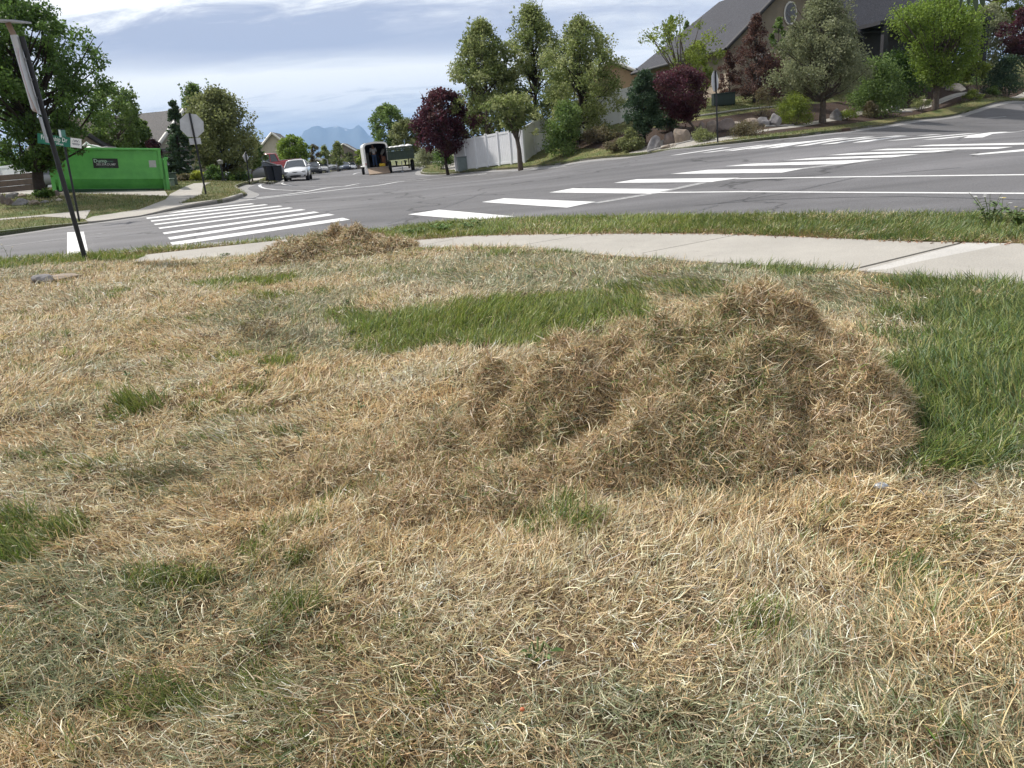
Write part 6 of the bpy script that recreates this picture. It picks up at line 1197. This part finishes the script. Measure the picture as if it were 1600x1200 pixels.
def lawn_blades():
    N0 = 1650000; rmin, rmax = .72, 16.0
    # density falls with distance: sample r from r*rho(r)
    rs = np.linspace(rmin, rmax, 4000); rho = np.minimum(1, (2.0/rs)**1.45)*rs; cdf = np.cumsum(rho); cdf /= cdf[-1]
    r = np.interp(RNG.random(N0), cdf, rs); a = RNG.uniform(-.98, 1.02, N0); x = r*np.sin(a); y = r*np.cos(a)
    ok = ~inside(ROAD, x, y) & ~inside(PATHS, x, y) & inside(np.vstack([near_kerb, [(60, -40), (0, -60), (-60, -40)]]), x, y)
    x, y, r = x[ok], y[ok], r[ok]; park = np.zeros(len(x), bool)
    # parkway: between sidewalk and kerb
    PK = np.vstack([near_kerb, sw_top[::-1]]); park = inside(PK, x, y) & (y > 0)
    hA = pile_h(x, y, PILE_A); hB = pile_h(x, y, PILE_B, .8); keep = (hA < .03) & (hB < .03)
    x, y, r, park = x[keep], y[keep], r[keep], park[keep]; z = ground_z(x, y); px, py, g, s, dk = zones(x, y, z)
    gap = fbm(x*11, y*11, 3, 131); thin = RNG.random(len(x)) < np.clip(1.25-(gap-.44)*-0-np.clip((.47-gap)*7, 0, .8)-np.where(g > .3, .18, 0), .2, 1)
    x, y, r, park, z, px, py, g, s, dk = [q[thin] for q in (x, y, r, park, z, px, py, g, s, dk)]; n = len(x)
    fine = fbm(x*6, y*6, 4, 80); mid = fbm(x*1.6, y*1.6, 4, 81)
    pg = np.clip(g*1.15+(mid-.5)*2.1*(g > .02)+(fine-.5)*2.0*(g > .02)-.2, 0, .85); pg = np.maximum(pg, np.clip((fine-.60)*2.0, 0, .45)); pg = np.where(park, np.clip(.70+(fine-.5)*1.0+(mid-.5)*.8, .25, .92), pg)
    ps = np.clip(s*.85+(mid-.52)*2.0+.15, .05, .66)
    u = RNG.random(n); G_ = u < pg; S_ = ~G_ & (RNG.random(n) < ps)
    # bare brown edge of the parkway along the sidewalk
    dsw = np.full(n, 9.0); q = np.where(park)[0]
    for i in range(0, len(q), 20000): j = q[i:i+20000]; dsw[j] = np.sqrt(((x[j][:, None]-sw_top[None, ::2, 0])**2+(y[j][:, None]-sw_top[None, ::2, 1])**2).min(1))
    edge = park & (RNG.random(n) < np.clip(1.1-(dsw-.05)/.42, 0, .85)); G_[edge] = False
    col = pick(STRAW*1.07, n, .18); orange = np.clip((fbm(x*2.6, y*2.6, 3, 83)-.5)*3, -1, 1); col *= np.stack([1+.02*orange, 1-.05*orange, 1-.15*orange], 1)
    col[S_] = pick(GREY, S_.sum()); col[G_] = pick(GREEN, G_.sum(), .2)*np.array((1.05, 1.03, .95))
    cen_ = G_ & (px < 1090) & (py < 620) & (RNG.random(n) < .75); col[cen_] = col[cen_]*np.array((1.25, 1.22, .9)); blue = G_ & (RNG.random(n) < np.where(px > 1250, .28, .10)); col[blue] = pick(np.array([(.10, .17, .075), (.16, .24, .12), (.09, .15, .05)]), blue.sum())
    dry = G_ & (RNG.random(n) < .16); col[dry] = col[dry]*.5+np.array((.22, .20, .07))
    col[edge] = pick(np.array([(.32, .25, .11), (.24, .17, .08), (.28, .27, .10)]), edge.sum())
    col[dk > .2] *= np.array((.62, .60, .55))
    flow = 2*math.pi*fbm(x*.9, y*.9, 3, 90)*1.6+1.2; az = flow+RNG.normal(0, 1, n)*(.35+2.6*np.clip(fbm(x*1.9, y*1.9, 3, 97)-.25, 0, .7))
    th = np.clip(RNG.normal(1.24, .24, n), .25, 1.62); kap = RNG.normal(.35, .75, n); L_ = np.clip(RNG.gamma(5, .0086, n), .015, .11)
    up = ~G_ & (RNG.random(n) < .14); th[up] = RNG.uniform(.25, 1.0, up.sum())
    lush = np.clip(g, 0, 1)
    th[G_] = np.clip(RNG.normal(.50, .28, G_.sum()), .02, 1.3); kap[G_] = RNG.uniform(.1, 1.1, G_.sum()); L_[G_] = RNG.uniform(.03, .068, G_.sum())*(1+lush[G_]*.6)
    right = G_ & (px > 1200) & (py < 760); L_[right] *= 1.2; L_[park & G_] = RNG.uniform(.04, .095, (park & G_).sum())
    L_[edge] *= .6; th[edge] = RNG.uniform(.3, 1.3, edge.sum())
    tuft = (((px-228)/42)**2+((py-634)/16)**2 < 1) | (((px-905)/30)**2+((py-800)/30)**2 < 1); t2 = tuft & G_; L_[t2] *= 1.35; kap[t2] *= .6
    soft = np.clip(1-(r-2)/9, .25, 1); L_ = L_*(1+np.clip(r-5, 0, 8)*.03)
    w = RNG.uniform(.0012, .0029, n)*np.clip((r/2.0)**.62, .85, 4); w[G_] *= 1.15
    tus = (fbm(x*9, y*9, 3, 95)-.5)*.05*np.clip((6-r)/3, 0, 1); zz = z+tus+RNG.uniform(-.006, .020, n)*np.where(G_, .2, 1)
    P = np.c_[x, y, zz]; nr = r < 4.0
    # matted tufts of short thatch right under the blades keep the soil from showing evenly
    for nm, m_, K in (('grass', nr, 3), ('grass', ~nr, 2)):
        o = blade_mesh(nm, P[m_], az[m_], th[m_], kap[m_], L_[m_], w[m_], col[m_], M_BLADE, K)
        tag(o, 'patchy lawn of matted straw and green blades' if K == 3 else 'mixed dry and green lawn blades farther out toward the road', kind='stuff')
lawn_blades()

def far_grass():
    N0 = 110000; rs = np.linspace(15, 62, 500); cdf = np.cumsum(rs**-.2); cdf /= cdf[-1]; r = np.interp(RNG.random(N0*5), cdf, rs); a = RNG.uniform(-.72, .70, N0*5); x = r*np.sin(a); y = r*np.cos(a)
    ok = ~inside(ROAD, x, y) & ~inside(np.vstack([near_kerb, [(60, -40), (0, -60), (-60, -40)]]), x, y)
    for P in SIDEWALKS+DRIVE+BED: ok &= ~inside(P, x, y)
    x, y, r = x[ok][:N0], y[ok][:N0], r[ok][:N0]; n = len(x); z = ground_z(x, y); t = fbm(x*.5, y*.5, 4, 7); col = pick(np.array([(.12, .155, .045), (.16, .19, .06), (.09, .12, .035), (.21, .20, .09)]), n, .15); d = RNG.random(n) < np.clip((t-.42)*2.2, .08, .6); col[d] = pick(np.array([(.32, .27, .15), (.26, .22, .11)]), d.sum())
    o = blade_mesh('grass', np.c_[x, y, z-.01], RNG.uniform(0, 6.28, n), RNG.uniform(.1, .9, n), RNG.uniform(.1, .8, n), RNG.uniform(.05, .10, n), RNG.uniform(.012, .022, n)*(r/25)**.5, col, M_BLADE, 1)
    tag(o, 'rough mown grass on the verges and yards across the road', kind='stuff')
far_grass()
def crumbs():
    """dry leaf crumbs gathered along the verge edge of the sidewalk"""
    n = 2600; i = RNG.integers(0, len(sw_top)-1, n); t = RNG.random((n, 1)); P = sw_top[i]*(1-t)+sw_top[i+1]*t; T = sw_top[i+1]-sw_top[i]; T /= np.hypot(T[:, 0], T[:, 1])[:, None]; N_ = np.c_[-T[:, 1], T[:, 0]]
    P = P+N_*np.abs(RNG.normal(0, .05, (n, 1)))*np.where(inside(PATHS, *(P+N_*.05).T), 1, -1)[:, None]; ok = (P[:, 0] > -1.8) & (P[:, 1] > 4); P = P[ok]; n = len(P)
    z = S(P[:, 0], P[:, 1])+off(P[:, 0], P[:, 1])+.016
    o = blade_mesh('leaf_litter', np.c_[P, z], RNG.uniform(0, 6.28, n), RNG.uniform(1.2, 1.55, n), RNG.normal(0, .5, n), RNG.uniform(.012, .035, n), RNG.uniform(.006, .018, n), pick(np.array([(.30, .17, .10), (.20, .11, .07), (.40, .28, .17)]), n), M_STRAW, 2); tag(o, 'dry brown leaf crumbs along the verge edge of the sidewalk', kind='stuff')
crumbs()
